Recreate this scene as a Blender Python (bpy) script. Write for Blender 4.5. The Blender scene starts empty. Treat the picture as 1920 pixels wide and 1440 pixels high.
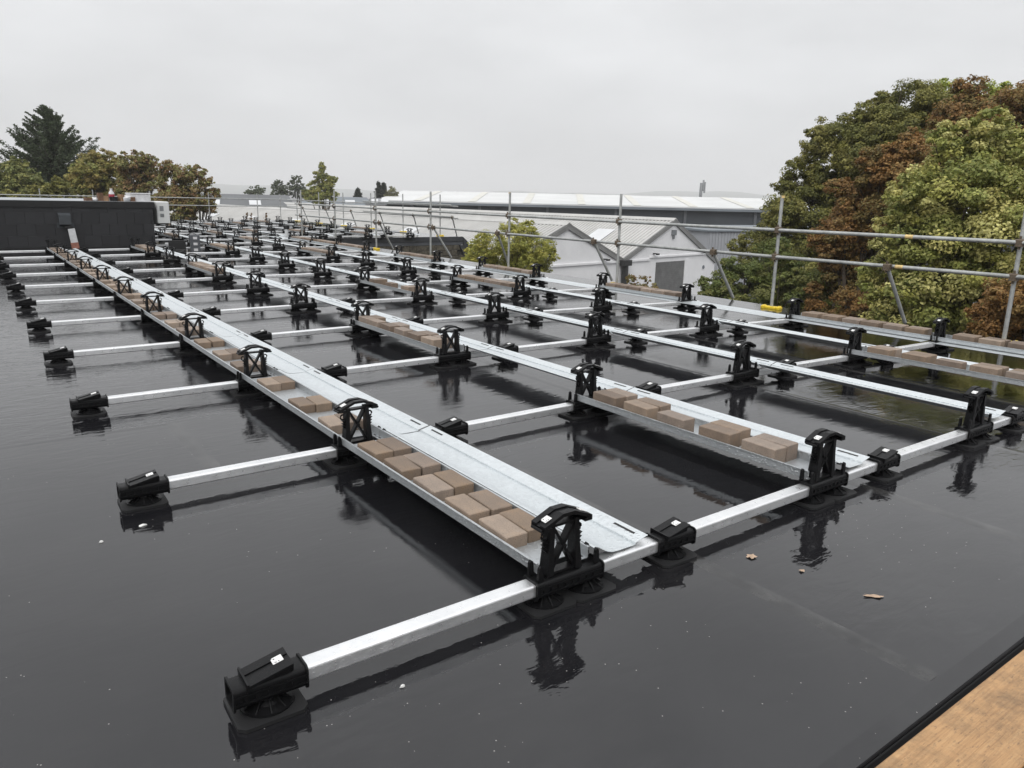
import bpy, bmesh, math, random
import numpy as np
from mathutils import Vector, Matrix
random.seed(7); RNG = np.random.default_rng(11)
R = math.radians
scn = bpy.context.scene
COL = scn.collection

# ------------------------------------------------------------------ camera
CAM = Vector((-0.556, -1.931, 1.454))
cam = bpy.data.cameras.new('camera'); cam.sensor_width = 36; cam.lens = 36 * 1400 / 1920
cam.clip_start = 0.05; cam.clip_end = 12000
cam_o = bpy.data.objects.new('camera', cam); COL.objects.link(cam_o)
cam_o.location = CAM; cam_o.rotation_euler = (1.3268, -0.022, -0.6287)
scn.camera = cam_o
CM = cam_o.rotation_euler.to_matrix()

# ------------------------------------------------------------------ overcast sky
w = bpy.data.worlds.new('World'); scn.world = w; w.use_nodes = True
nt = w.node_tree; nt.nodes.clear()
SUN_EL, SUN_AZ = R(46), R(-128)
def wn(t, **k):
    n = nt.nodes.new(t)
    for a, b in k.items(): setattr(n, a, b)
    return n
out = wn('ShaderNodeOutputWorld'); bg = wn('ShaderNodeBackground')
sky = wn('ShaderNodeTexSky', sky_type='NISHITA', sun_disc=False)
sky.sun_elevation = SUN_EL; sky.sun_rotation = SUN_AZ
hs = wn('ShaderNodeHueSaturation'); hs.inputs['Saturation'].default_value = 0.25; hs.inputs['Value'].default_value = 0.09
tc = wn('ShaderNodeTexCoord'); sep = wn('ShaderNodeSeparateXYZ')
mx = wn('ShaderNodeMath', operation='MAXIMUM'); mx.inputs[1].default_value = 0.0
ml = wn('ShaderNodeMath', operation='MULTIPLY_ADD'); ml.inputs[1].default_value = 0.86; ml.inputs[2].default_value = 0.725   # overcast luminance rises to the zenith
nz = wn('ShaderNodeTexNoise'); nz.inputs['Scale'].default_value = 2.8; nz.inputs['Detail'].default_value = 4
mpn = wn('ShaderNodeMapping'); mpn.inputs['Scale'].default_value = (1, 1, 3.0)
nm = wn('ShaderNodeMath', operation='MULTIPLY_ADD'); nm.inputs[1].default_value = 0.55; nm.inputs[2].default_value = 0.725
mm = wn('ShaderNodeMath', operation='MULTIPLY')
cmb = wn('ShaderNodeMix', data_type='RGBA', blend_type='MULTIPLY'); cmb.inputs['Factor'].default_value = 1
cmb.inputs['B'].default_value = (0.975, 0.985, 1.0, 1)
mixs = wn('ShaderNodeMix', data_type='RGBA'); mixs.inputs['Factor'].default_value = 0.12
L = nt.links.new
L(tc.outputs['Generated'], sep.inputs[0]); L(sep.outputs['Z'], mx.inputs[0]); L(mx.outputs[0], ml.inputs[0])
L(tc.outputs['Generated'], mpn.inputs[0]); L(mpn.outputs[0], nz.inputs['Vector']); L(nz.outputs['Fac'], nm.inputs[0])
L(ml.outputs[0], mm.inputs[0]); L(nm.outputs[0], mm.inputs[1]); L(mm.outputs[0], cmb.inputs['A'])
L(sky.outputs[0], hs.inputs['Color']); L(cmb.outputs['Result'], mixs.inputs['A']); L(hs.outputs[0], mixs.inputs['B'])
L(mixs.outputs['Result'], bg.inputs['Color']); L(bg.outputs[0], out.inputs['Surface'])
bg.inputs['Strength'].default_value = 1.0

sun = bpy.data.lights.new('sun', 'SUN'); sun.energy = 1.5; sun.angle = R(35); sun.color = (1, 0.975, 0.94)
sun_o = bpy.data.objects.new('sun', sun); COL.objects.link(sun_o)
sd = Vector((math.sin(SUN_AZ) * math.cos(SUN_EL), math.cos(SUN_AZ) * math.cos(SUN_EL), math.sin(SUN_EL)))
sun_o.rotation_euler = sd.to_track_quat('Z', 'Y').to_euler()
vs = scn.view_settings; vs.view_transform = 'Standard'; vs.look = 'None'; vs.exposure = 0.0; vs.gamma = 1.0; vs.use_curve_mapping = False
scn.cycles.use_denoising = True
scn.cycles.max_bounces = 5; scn.cycles.diffuse_bounces = 2; scn.cycles.glossy_bounces = 3
scn.cycles.transparent_max_bounces = 6; scn.cycles.volume_bounces = 2; scn.cycles.caustics_reflective = False

def at(u, v, d):
    """world point that lies d metres (horizontally) from the viewpoint along a sight line"""
    q = CM @ Vector(((u - 960) / 1400, -(v - 720) / 1400, -1)); k = d / math.hypot(q.x, q.y)
    return CAM + q * k

# ------------------------------------------------------------------ materials
MATS = {}
class MT:
    def __init__(s, name, base, rough=0.5, metal=0.0, spec=0.5, ior=1.5):
        m = bpy.data.materials.new(name); m.use_nodes = True; s.m = m; s.nt = m.node_tree
        s.p = s.nt.nodes['Principled BSDF']; MATS[name] = m
        s.p.inputs['Base Color'].default_value = (*base, 1); s.p.inputs['Roughness'].default_value = rough
        s.p.inputs['Metallic'].default_value = metal; s.p.inputs['Specular IOR Level'].default_value = spec
        s.p.inputs['IOR'].default_value = ior; s.base = base; s.tc = None
    def n(s, t, **k):
        x = s.nt.nodes.new(t)
        for a, b in k.items(): setattr(x, a, b)
        return x
    def l(s, a, b): s.nt.links.new(a, b)
    def coord(s, scale=(1, 1, 1), kind='Object'):
        t = s.n('ShaderNodeTexCoord') if kind != 'World' else s.n('ShaderNodeNewGeometry')
        mp = s.n('ShaderNodeMapping'); mp.inputs['Scale'].default_value = scale
        s.l(t.outputs[kind if kind != 'World' else 'Position'], mp.inputs[0]); return mp.outputs[0]
    def noise(s, scale, detail=4, rough=0.55, vec=None, dist=0.0):
        x = s.n('ShaderNodeTexNoise'); x.inputs['Scale'].default_value = scale; x.inputs['Detail'].default_value = detail
        x.inputs['Roughness'].default_value = rough; x.inputs['Distortion'].default_value = dist
        s.l(vec if vec is not None else s.coord(), x.inputs['Vector']); return x.outputs['Fac']
    def voro(s, scale, vec=None, feature='F1'):
        x = s.n('ShaderNodeTexVoronoi', feature=feature); x.inputs['Scale'].default_value = scale
        s.l(vec if vec is not None else s.coord(), x.inputs['Vector']); return x
    def ramp(s, fac, stops):
        r = s.n('ShaderNodeValToRGB'); e = r.color_ramp.elements
        while len(e) < len(stops): e.new(0.5)
        for el, (p, c) in zip(e, stops): el.position = p; el.color = c if len(c) == 4 else (*c, 1)
        s.l(fac, r.inputs[0]); return r.outputs[0]
    def mix(s, fac, a, b, bt='MIX'):
        x = s.n('ShaderNodeMix', data_type='RGBA', blend_type=bt)
        for v, i in ((fac, 'Factor'), (a, 'A'), (b, 'B')):
            if hasattr(v, 'links') or hasattr(v, 'is_linked'): s.l(v, x.inputs[i])
            elif i == 'Factor': x.inputs[i].default_value = v
            else: x.inputs[i].default_value = (*v, 1)
        return x.outputs['Result']
    def math(s, op, a, b=0.0, c=0.0):
        x = s.n('ShaderNodeMath', operation=op)
        for i, v in enumerate((a, b, c)):
            if hasattr(v, 'is_linked'): s.l(v, x.inputs[i])
            else: x.inputs[i].default_value = v
        return x.outputs[0]
    def col(s, o): s.l(o, s.p.inputs['Base Color'])
    def rgh(s, o): s.l(o, s.p.inputs['Roughness'])
    def bump(s, h, strength=0.3, dist=0.01, prev=None):
        b = s.n('ShaderNodeBump'); b.inputs['Strength'].default_value = strength; b.inputs['Distance'].default_value = dist
        s.l(h, b.inputs['Height'])
        if prev is not None: s.l(prev, b.inputs['Normal'])
        s.l(b.outputs[0], s.p.inputs['Normal']); return b.outputs[0]

def simple(name, base, rough=0.6, metal=0, var=0.25, scale=6, bump=0.0, bscale=60, kind='Object'):
    t = MT(name, base, rough, metal); v = t.coord(kind=kind)
    f = t.noise(scale, 5, 0.6, v)
    lo = tuple(c * (1 - var) for c in base); hi = tuple(min(1, c * (1 + var)) for c in base)
    t.col(t.ramp(f, [(0.3, lo), (0.7, hi)]))
    if bump: t.bump(t.noise(bscale, 3, 0.6, v), bump, 0.01)
    return t.m
def droplets(t, scale, vec, thr=0.28):
    """height of beaded rain water"""
    vo = t.voro(scale, vec); vo2 = t.voro(scale * 2.3, vec)
    a = t.math('MAXIMUM', t.math('SUBTRACT', thr, vo.outputs['Distance']), 0.0)
    b = t.math('MAXIMUM', t.math('SUBTRACT', thr * 0.9, vo2.outputs['Distance']), 0.0)
    return t.math('ADD', a, t.math('MULTIPLY', b, 0.5))

# wet black membrane
t = MT('wet_membrane', (0.02, 0.02, 0.022), 0.06, 0, 0.5, 1.57)
vec = t.coord(kind='World')
big = t.noise(0.55, 4, 0.55, vec); med = t.noise(3.1, 5, 0.6, vec)
pud = t.ramp(t.math('ADD', t.math('MULTIPLY', big, 0.75), t.math('MULTIPLY', med, 0.25)), [(0.40, (0, 0, 0)), (0.52, (1, 1, 1))])   # 1 = standing water
tone = t.ramp(t.noise(1.3, 6, 0.65, vec), [(0.3, (0.007, 0.007, 0.0085)), (0.75, (0.014, 0.0138, 0.0155))])
silt = t.ramp(t.noise(38, 3, 0.7, vec), [(0.66, (0, 0, 0)), (0.80, (1, 1, 1))])
smear = t.ramp(t.noise(0.9, 7, 0.72, t.coord((1, 1.7, 1), 'World'), 1.2), [(0.46, (0.05,) * 3), (0.68, (1.0,) * 3)])
c1 = t.mix(t.math('MULTIPLY', smear, 0.035), t.mix(t.math('MULTIPLY', t.math('MULTIPLY', silt, smear), 0.22), tone, (0.12, 0.115, 0.11)), (0.16, 0.15, 0.14))
sp = t.voro(26, vec); sp2 = t.voro(7, vec)
spm = t.math('MULTIPLY', t.math('LESS_THAN', sp.outputs['Distance'], 0.055), t.math('GREATER_THAN', t.noise(1.1, 3, 0.6, vec), 0.53))
t.col(t.mix(t.math('MULTIPLY', spm, 0.75), c1, (0.42, 0.41, 0.39)))
t.rgh(t.ramp(t.math('ADD', t.math('MULTIPLY', pud, 0.6), t.math('MULTIPLY', t.noise(9, 4, 0.6, vec), 0.5)), [(0.15, (0.035,) * 3), (0.7, (0.004,) * 3)]))
vr = t.coord((0.55, 1.5, 1), 'World')
rip = t.noise(9, 3, 0.55, vr, 0.6); rip2 = t.noise(34, 2, 0.5, vr)
wind = t.ramp(t.noise(0.33, 2, 0.5, vec), [(0.36, (0.3,) * 3), (0.66, (1.0,) * 3)])
sx = t.n('ShaderNodeSeparateXYZ'); t.l(vec, sx.inputs[0])
pond = t.math('MULTIPLY', t.ramp(t.math('MULTIPLY_ADD', sx.outputs['Y'], 0.25, -0.25), [(0.515, (0, 0, 0)), (0.53, (1, 1, 1))]), t.ramp(t.math('MULTIPLY_ADD', sx.outputs['X'], 0.1, 0.5), [(0.50, (0.9,) * 3), (0.62, (0.25,) * 3)]))
wind = t.math('ADD', wind, pond)
h = t.math('MULTIPLY', t.math('ADD', rip, t.math('MULTIPLY', rip2, 0.22)), wind)
b1 = t.bump(h, 0.6, 0.0036)
grain = t.math('MULTIPLY', t.noise(170, 3, 0.6, vec), t.math('SUBTRACT', 1.1, pud))
b2 = t.bump(grain, 0.35, 0.0007, b1)
t = MT('membrane_weld', (0.03, 0.03, 0.031), 0.12, 0, 0.5, 1.5)
vec = t.coord(kind='World'); t.col(t.ramp(t.noise(4, 5, 0.7, vec), [(0.4, (0.014, 0.014, 0.015)), (0.7, (0.055, 0.054, 0.053))]))
# black plastic with beads of rain
t = MT('black_plastic', (0.006, 0.006, 0.0066), 0.42, 0, 0.2)
vec = t.coord(); t.bump(droplets(t, 150, vec), 0.6, 0.004)
t.rgh(t.ramp(t.noise(60, 3, 0.6, vec), [(0.35, (0.28,) * 3), (0.7, (0.5,) * 3)]))
t = MT('pad_rubber', (0.014, 0.014, 0.0148), 0.6, 0, 0.35)
vec = t.coord(); t.bump(t.noise(400, 2, 0.6, vec), 0.5, 0.0015)
t = MT('white_label', (0.75, 0.75, 0.74), 0.45)
vec = t.coord(); vo = t.voro(95, vec); dots = t.math('LESS_THAN', vo.outputs['Distance'], 0.27); t.col(t.mix(dots, (0.74, 0.74, 0.73), (0.03, 0.03, 0.03)))
# mill-finish aluminium tube
t = MT('tube_aluminium', (0.86, 0.87, 0.88), 0.33, 0.85)
vec = t.coord(); t.col(t.ramp(t.noise(7, 5, 0.6, vec), [(0.3, (0.86, 0.87, 0.88)), (0.7, (0.95, 0.955, 0.96))]))
t.rgh(t.ramp(t.noise(30, 3, 0.6, vec), [(0.3, (0.24,) * 3), (0.7, (0.46,) * 3)]))
scr = t.ramp(t.noise(40, 4, 0.7, t.coord((0.08, 1, 1))), [(0.62, (0, 0, 0)), (0.74, (0.5,) * 3)])
t.col(t.mix(scr, t.ramp(t.noise(5, 6, 0.65, vec), [(0.3, (0.80, 0.81, 0.82)), (0.65, (0.94, 0.945, 0.95))]), (0.52, 0.53, 0.54)))
t.bump(droplets(t, 90, vec, 0.30), 0.6, 0.005)
# galvanised sheet, rain beads and faint spangle
for nm_, basec, r0 in (('galvanised_sheet', (0.70, 0.738, 0.755), 0.38), ('galvanised_tray', (0.52, 0.545, 0.56), 0.40)):
    t = MT(nm_, basec, r0, 0.75)
    vec = t.coord(); sg = t.voro(55, vec)
    f = t.math('ADD', t.math('MULTIPLY', t.noise(3.0, 5, 0.6, vec), 0.6), t.math('MULTIPLY', sg.outputs['Color'], 0.0))
    lum = t.n('ShaderNodeRGBToBW'); t.l(sg.outputs['Color'], lum.inputs[0])
    f = t.math('ADD', t.math('MULTIPLY', t.noise(3.0, 5, 0.6, vec), 0.6), t.math('MULTIPLY', lum.outputs[0], 0.4))
    t.col(t.ramp(f, [(0.3, tuple(c * 0.93 for c in basec)), (0.7, tuple(min(1, c * 1.06) for c in basec))]))
    t.bump(droplets(t, 70, vec, 0.40), 1.0, 0.009)
# pavers
for k, basec in enumerate(((0.232, 0.175, 0.132), (0.205, 0.156, 0.121), (0.256, 0.19, 0.138))):
    t = MT('paver_%d' % k, basec, 0.75)
    vec = t.coord(); f = t.noise(14, 6, 0.65, vec); g = t.noise(190, 3, 0.7, vec)
    c = t.ramp(f, [(0.28, tuple(x * 0.72 for x in basec)), (0.55, basec), (0.78, (basec[0] * 1.2, basec[1] * 1.12, basec[2] * 1.0))])
    c = t.mix(t.ramp(g, [(0.52, (0, 0, 0)), (0.7, (0.5,) * 3)]), c, tuple(x * 0.45 for x in basec))
    eff = t.ramp(t.noise(22, 4, 0.7, vec), [(0.64, (0, 0, 0)), (0.76, (0.55,) * 3)])
    oi = t.n('ShaderNodeObjectInfo'); vv = t.n('ShaderNodeHueSaturation'); t.l(t.math('MULTIPLY_ADD', oi.outputs['Random'], 0.55, 0.82), vv.inputs['Value']); t.l(t.math('MULTIPLY_ADD', oi.outputs['Random'], -0.3, 1.1), vv.inputs['Saturation'])
    t.l(t.mix(eff, c, (0.48, 0.43, 0.38)), vv.inputs['Color']); pore = t.math('LESS_THAN', t.voro(120, vec).outputs['Distance'], 0.22); t.col(t.mix(t.math('MULTIPLY', pore, 0.55), vv.outputs[0], tuple(x * 0.3 for x in basec))); t.bump(g, 0.8, 0.003)
    t.rgh(t.ramp(f, [(0.3, (0.55,) * 3), (0.7, (0.8,) * 3)]))
# scaffold steel
t = MT('scaffold_steel', (0.42, 0.43, 0.42), 0.5, 0.55)
vec = t.coord(kind='World'); c = t.ramp(t.noise(9, 6, 0.7, vec), [(0.3, (0.30, 0.31, 0.30)), (0.7, (0.52, 0.53, 0.52))])
rust = t.ramp(t.noise(5, 5, 0.7, vec), [(0.64, (0, 0, 0)), (0.74, (0.6,) * 3)])
t.col(t.mix(rust, c, (0.24, 0.19, 0.13)))
simple('coupler_steel', (0.13, 0.10, 0.072), 0.6, 0.4, 0.4, 40)
simple('yellow_plastic', (0.72, 0.52, 0.03), 0.5, 0, 0.15, 12)
simple('yellow_tape', (0.62, 0.46, 0.20), 0.6, 0, 0.3, 20)
simple('slate_black', (0.0125, 0.0128, 0.0148), 0.5, 0, 0.25, 3, 0.2, 90)
simple('slate_grey', (0.017, 0.0174, 0.0198), 0.45, 0, 0.25, 3, 0.2, 90)
simple('coping_black', (0.005, 0.005, 0.0055), 0.5, 0, 0.2, 3)
simple('duct_grey', (0.045, 0.051, 0.057), 0.45, 0, 0.2, 8)
simple('ac_white', (0.66, 0.67, 0.66), 0.45, 0, 0.06, 5)
simple('grille_grey', (0.18, 0.19, 0.20), 0.5)
simple('pipe_white', (0.60, 0.61, 0.62), 0.4, 0, 0.15, 14)
simple('terracotta', (0.28, 0.12, 0.085), 0.7, 0, 0.3, 18)
simple('cardboard', (0.26, 0.16, 0.09), 0.8, 0, 0.3, 12)
simple('wood_brown', (0.13, 0.07, 0.04), 0.8, 0, 0.35, 14)
simple('bag_white', (0.62, 0.62, 0.63), 0.5, 0, 0.12, 14)
simple('bottle_red', (0.45, 0.05, 0.08), 0.4)
simple('grey_sheet', (0.36, 0.38, 0.40), 0.5, 0, 0.2, 2)
simple('fascia_dark', (0.045, 0.047, 0.052), 0.5, 0, 0.2, 3)
simple('fascia_grey', (0.085, 0.09, 0.10), 0.45, 0, 0.15, 3)
t = MT('rubble_stone', (0.085, 0.075, 0.058), 0.85)
vec = t.coord(kind='World'); f = t.noise(7, 6, 0.7, vec)
c = t.ramp(f, [(0.3, (0.035, 0.032, 0.026)), (0.55, (0.095, 0.083, 0.063)), (0.75, (0.16, 0.145, 0.115))])
li = t.ramp(t.noise(16, 4, 0.7, vec), [(0.66, (0, 0, 0)), (0.72, (0.7,) * 3)])
t.col(t.mix(li, c, (0.30, 0.29, 0.25))); t.bump(f, 0.6, 0.03)
simple('mortar', (0.05, 0.047, 0.04), 0.95, 0, 0.3, 10)
t = MT('white_render', (0.70, 0.70, 0.71), 0.8)
vec = t.coord(kind='World'); f = t.noise(0.9, 6, 0.65, vec)
c = t.ramp(f, [(0.3, (0.74, 0.74, 0.75)), (0.7, (0.84, 0.84, 0.85))])
vs_ = t.coord((2.2, 2.2, 0.18), 'World'); st = t.ramp(t.noise(1.4, 5, 0.7, vs_), [(0.6, (0, 0, 0)), (0.8, (0.35,) * 3)])
t.col(t.mix(st, c, (0.42, 0.42, 0.41))); t.bump(t.noise(14, 4, 0.6, vec), 0.25, 0.02)
t = MT('corrugated_roof', (0.56, 0.55, 0.53), 0.6)
vec = t.coord(kind='World'); f = t.noise(0.6, 6, 0.7, vec)
t.col(t.ramp(f, [(0.3, (0.40, 0.395, 0.38)), (0.7, (0.52, 0.515, 0.50))]))
simple('rooflight_pale', (0.60, 0.61, 0.62), 0.35, 0, 0.06, 0.8, kind='World')
simple('rooflight_cream', (0.60, 0.59, 0.54), 0.6, 0, 0.08, 0.3, kind='World')
simple('verge_grey', (0.21, 0.21, 0.205), 0.6, 0, 0.15, 1.5, kind='World')
simple('shutter_grey', (0.17, 0.17, 0.168), 0.5, 0.3, 0.2, 2, kind='World')
simple('pipe_black', (0.02, 0.02, 0.02), 0.45)
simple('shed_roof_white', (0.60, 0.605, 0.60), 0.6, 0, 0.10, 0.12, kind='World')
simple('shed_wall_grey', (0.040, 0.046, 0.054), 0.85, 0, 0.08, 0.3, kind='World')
simple('shed_wall_pale', (0.33, 0.34, 0.36), 0.55, 0, 0.08, 0.6, kind='World')
simple('far_roof_dark', (0.095, 0.10, 0.105), 0.6, 0, 0.2, 0.3, kind='World')
simple('far_roof_blue', (0.15, 0.17, 0.19), 0.6, 0, 0.15, 0.3, kind='World')
simple('far_wall', (0.36, 0.35, 0.34), 0.8, 0, 0.15, 0.4, kind='World')
simple('mast_grey', (0.30, 0.31, 0.32), 0.5)
simple('asphalt', (0.05, 0.05, 0.052), 0.6, 0, 0.3, 0.4, kind='World')
simple('hill_green', (0.06, 0.085, 0.055), 0.9, 0, 0.35, 0.01, kind='World')
simple('bark', (0.075, 0.060, 0.045), 0.9, 0, 0.35, 8, 0.5, 30)
simple('dead_leaf', (0.42, 0.30, 0.21), 0.6, 0, 0.25, 60)
simple('white_scrap', (0.72, 0.72, 0.70), 0.5)
t = MT('timber', (0.42, 0.24, 0.105), 0.6)
vec = t.coord(kind='World'); vg = t.coord((0.35, 9, 9), 'World')
f = t.noise(14, 7, 0.7, vg, 0.5); c = t.ramp(f, [(0.25, (0.30, 0.165, 0.075)), (0.52, (0.46, 0.27, 0.125)), (0.8, (0.57, 0.365, 0.185))])
d = t.ramp(t.noise(75, 5, 0.75, t.coord((0.45, 1.5, 1), 'World')), [(0.57, (0, 0, 0)), (0.67, (0.65,) * 3)])
d2 = t.ramp(t.noise(6, 7, 0.75, vec), [(0.45, (0, 0, 0)), (0.68, (0.7,) * 3)])
c = t.mix(d, c, (0.07, 0.05, 0.04)); t.col(t.mix(d2, c, (0.13, 0.085, 0.05)))
t.bump(f, 0.6, 0.006)
def leafmat():
    t = MT('foliage', (0.1, 0.1, 0.05), 0.55, 0, 0.3)
    a = t.n('ShaderNodeAttribute', attribute_name='leafcol')
    t.col(a.outputs['Color'])
    tr = t.n('ShaderNodeBsdfTranslucent'); ms = t.n('ShaderNodeMixShader'); ms.inputs[0].default_value = 0.3
    t.l(a.outputs['Color'], tr.inputs['Color'])
    o = t.nt.nodes['Material Output']; t.l(t.p.outputs[0], ms.inputs[1]); t.l(tr.outputs[0], ms.inputs[2]); t.l(ms.outputs[0], o.inputs['Surface'])
leafmat()

# ------------------------------------------------------------------ mesh helpers
class MB:
    def __init__(s): s.v = []; s.f = []; s.mi = []; s.cur = 0
    def add(s, vs, fs):
        o = len(s.v); s.v += [tuple(p) for p in vs]; s.f += [tuple(i + o for i in f) for f in fs]; s.mi += [s.cur] * len(fs); return s
    def box(s, x0, x1, y0, y1, z0, z1):
        return s.add([(x0, y0, z0), (x1, y0, z0), (x1, y1, z0), (x0, y1, z0), (x0, y0, z1), (x1, y0, z1), (x1, y1, z1), (x0, y1, z1)],
                     [(0, 3, 2, 1), (4, 5, 6, 7), (0, 1, 5, 4), (1, 2, 6, 5), (2, 3, 7, 6), (3, 0, 4, 7)])
    def bbox(s, x0, x1, y0, y1, z0, z1, b=0.004):
        """box with chamfered top and vertical edges"""
        def ring(z, i): return [(x0 + i + b, y0 + i, z), (x1 - i - b, y0 + i, z), (x1 - i, y0 + i + b, z), (x1 - i, y1 - i - b, z),
                                (x1 - i - b, y1 - i, z), (x0 + i + b, y1 - i, z), (x0 + i, y1 - i - b, z), (x0 + i, y0 + i + b, z)]
        vs = ring(z0, 0) + ring(z1 - b, 0) + ring(z1, b); fs = [tuple(reversed(range(8))), tuple(range(16, 24))]
        for k in (0, 8):
            for i in range(8): fs.append((k + i, k + (i + 1) % 8, k + 8 + (i + 1) % 8, k + 8 + i))
        return s.add(vs, fs)
    def prism(s, poly, axis, a, b):
        """extrude a closed 2-D polygon along an axis; (p,q) are the other two axes in order"""
        def mk(p, q, w): return {'x': (w, p, q), 'y': (p, w, q), 'z': (p, q, w)}[axis]
        n = len(poly); vs = [mk(p, q, a) for p, q in poly] + [mk(p, q, b) for p, q in poly]
        return s.add(vs, [tuple(range(n)), tuple(reversed(range(n, 2 * n)))] + [(i, i + n, (i + 1) % n + n, (i + 1) % n) for i in range(n)])
    def sheet(s, prof, y0, y1, th):
        """thin folded sheet: open (x,z) profile extruded along y, with thickness"""
        pr = np.array(prof, float); d = np.gradient(pr, axis=0); nrm = np.stack([-d[:, 1], d[:, 0]], 1); nrm /= np.linalg.norm(nrm, axis=1)[:, None]
        q = pr + nrm * th; poly = [tuple(p) for p in pr] + [tuple(p) for p in q[::-1]]
        n = len(poly); k = len(pr); vs = [(p, y0, z) for p, z in poly] + [(p, y1, z) for p, z in poly]
        fs = [(i, i + n, (i + 1) % n + n, (i + 1) % n) for i in range(n)]
        for i in range(k - 1):
            j = n - 1 - i; fs.append((i, i + 1, j - 1, j)); fs.append((j + n, j - 1 + n, i + 1 + n, i + n))
        return s.add(vs, fs)
    def ringx(s, outer, inner, x0, x1):
        """hollow sleeve along x"""
        n = len(outer); vs = [(x0, *p) for p in outer] + [(x1, *p) for p in outer] + [(x0, *p) for p in inner] + [(x1, *p) for p in inner]; fs = []
        for i in range(n):
            j = (i + 1) % n
            fs += [(i, i + n, j + n, j), (2 * n + j, 3 * n + j, 3 * n + i, 2 * n + i), (i, j, 2 * n + j, 2 * n + i), (n + j, n + i, 3 * n + i, 3 * n + j)]
        return s.add(vs, fs)
    def bar(s, a, b, w, h, up=(0, 0, 1)):
        a, b = Vector(a), Vector(b); d = (b - a).normalized(); u = Vector(up); sd_ = d.cross(u)
        if sd_.length < 1e-4: sd_ = d.cross(Vector((0, 1, 0)))
        sd_.normalize(); u = sd_.cross(d).normalized(); vs = []
        for p in (a, b):
            for i, j in ((-1, -1), (1, -1), (1, 1), (-1, 1)): vs.append(p + sd_ * (w / 2 * i) + u * (h / 2 * j))
        return s.add(vs, [(3, 2, 1, 0), (4, 5, 6, 7), (0, 1, 5, 4), (1, 2, 6, 5), (2, 3, 7, 6), (3, 0, 4, 7)])
    def tube(s, pts, rad, n=10, caps=True):
        pts = [Vector(p) for p in pts]; rad = rad if isinstance(rad, (list, tuple)) else [rad] * len(pts); vs = []; fs = []
        for i, p in enumerate(pts):
            d = (pts[min(i + 1, len(pts) - 1)] - pts[max(i - 1, 0)]).normalized()
            a = d.cross(Vector((0, 0, 1)) if abs(d.z) < 0.9 else Vector((1, 0, 0))).normalized(); b = d.cross(a)
            for k in range(n): vs.append(p + (a * math.cos(2 * math.pi * k / n) + b * math.sin(2 * math.pi * k / n)) * rad[i])
        for i in range(len(pts) - 1):
            for k in range(n): fs.append((i * n + k, i * n + (k + 1) % n, (i + 1) * n + (k + 1) % n, (i + 1) * n + k))
        if caps: fs += [tuple(reversed(range(n))), tuple(range((len(pts) - 1) * n, len(pts) * n))]
        return s.add(vs, fs)
    def lathe(s, prof, cx=0, cy=0, n=16):
        vs = []; fs = []
        for r_, z in prof:
            for k in range(n): vs.append((cx + r_ * math.cos(2 * math.pi * k / n), cy + r_ * math.sin(2 * math.pi * k / n), z))
        for i in range(len(prof) - 1):
            for k in range(n): fs.append((i * n + k, i * n + (k + 1) % n, (i + 1) * n + (k + 1) % n, (i + 1) * n + k))
        fs += [tuple(reversed(range(n))), tuple(range((len(prof) - 1) * n, len(prof) * n))]
        return s.add(vs, fs)
    def join(s, o, mi=0, off=(0, 0, 0)):
        k = len(s.v); s.v += [(p[0] + off[0], p[1] + off[1], p[2] + off[2]) for p in o.v]; s.f += [tuple(i + k for i in f) for f in o.f]; s.mi += [mi] * len(o.f); return s
    def mesh(s, name, mats, smooth=False):
        me = bpy.data.meshes.new(name); me.from_pydata(s.v, [], s.f)
        bm = bmesh.new(); bm.from_mesh(me); bmesh.ops.recalc_face_normals(bm, faces=bm.faces); bm.to_mesh(me); bm.free()
        for m in (mats if isinstance(mats, (list, tuple)) else [mats]): me.materials.append(MATS[m])
        if any(s.mi): me.polygons.foreach_set('material_index', s.mi)
        if smooth:
            me.polygons.foreach_set('use_smooth', [True] * len(me.polygons))
            try: me.set_sharp_from_angle(angle=R(38))
            except Exception: pass
        me.update(); return me
def obj(name, me, parent=None, loc=(0, 0, 0), rot=(0, 0, 0)):
    o = bpy.data.objects.new(name, me); COL.objects.link(o); o.parent = parent; o.location = loc; o.rotation_euler = rot; return o
def build(name, mb, mats, parent=None, loc=(0, 0, 0), rot=(0, 0, 0), smooth=False): return obj(name, mb.mesh(name, mats, smooth), parent, loc, rot)
def tag(o, label=None, cat=None, group=None, kind=None):
    for k, v in (('label', label), ('category', cat), ('group', group), ('kind', kind)):
        if v: o[k] = v
    return o
def thing(name, label, cat, loc=(0, 0, 0), rz=0, group=None):
    o = bpy.data.objects.new(name, None); COL.objects.link(o); o.location = loc; o.rotation_euler = (0, 0, rz); o.empty_display_size = 0.1
    return tag(o, label, cat, group)
def copy_tree(o, parent=None):
    c = o.copy(); COL.objects.link(c); c.parent = parent
    for ch in list(KIDS.get(o, [])):
        k = copy_tree(ch, c); KIDS.setdefault(c, []).append(k)
    return c
KIDS = {}
def part(parent, name, me, loc=(0, 0, 0), rot=(0, 0, 0)):
    o = obj(name, me, parent, loc, rot); KIDS.setdefault(parent, []).append(o); return o
ORD = ['nearest', 'second', 'third', 'fourth', 'fifth', 'sixth', 'seventh', 'eighth', 'ninth', 'tenth', 'eleventh', 'twelfth', 'thirteenth', 'fourteenth', 'fifteenth',
       'sixteenth', 'seventeenth', 'eighteenth', 'nineteenth', 'twentieth', 'twenty-first', 'twenty-second', 'twenty-third', 'twenty-fourth', 'twenty-fifth']
COLN = ['leftmost', 'second', 'third', 'fourth', 'fifth', 'sixth', 'seventh', 'eighth']

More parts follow.
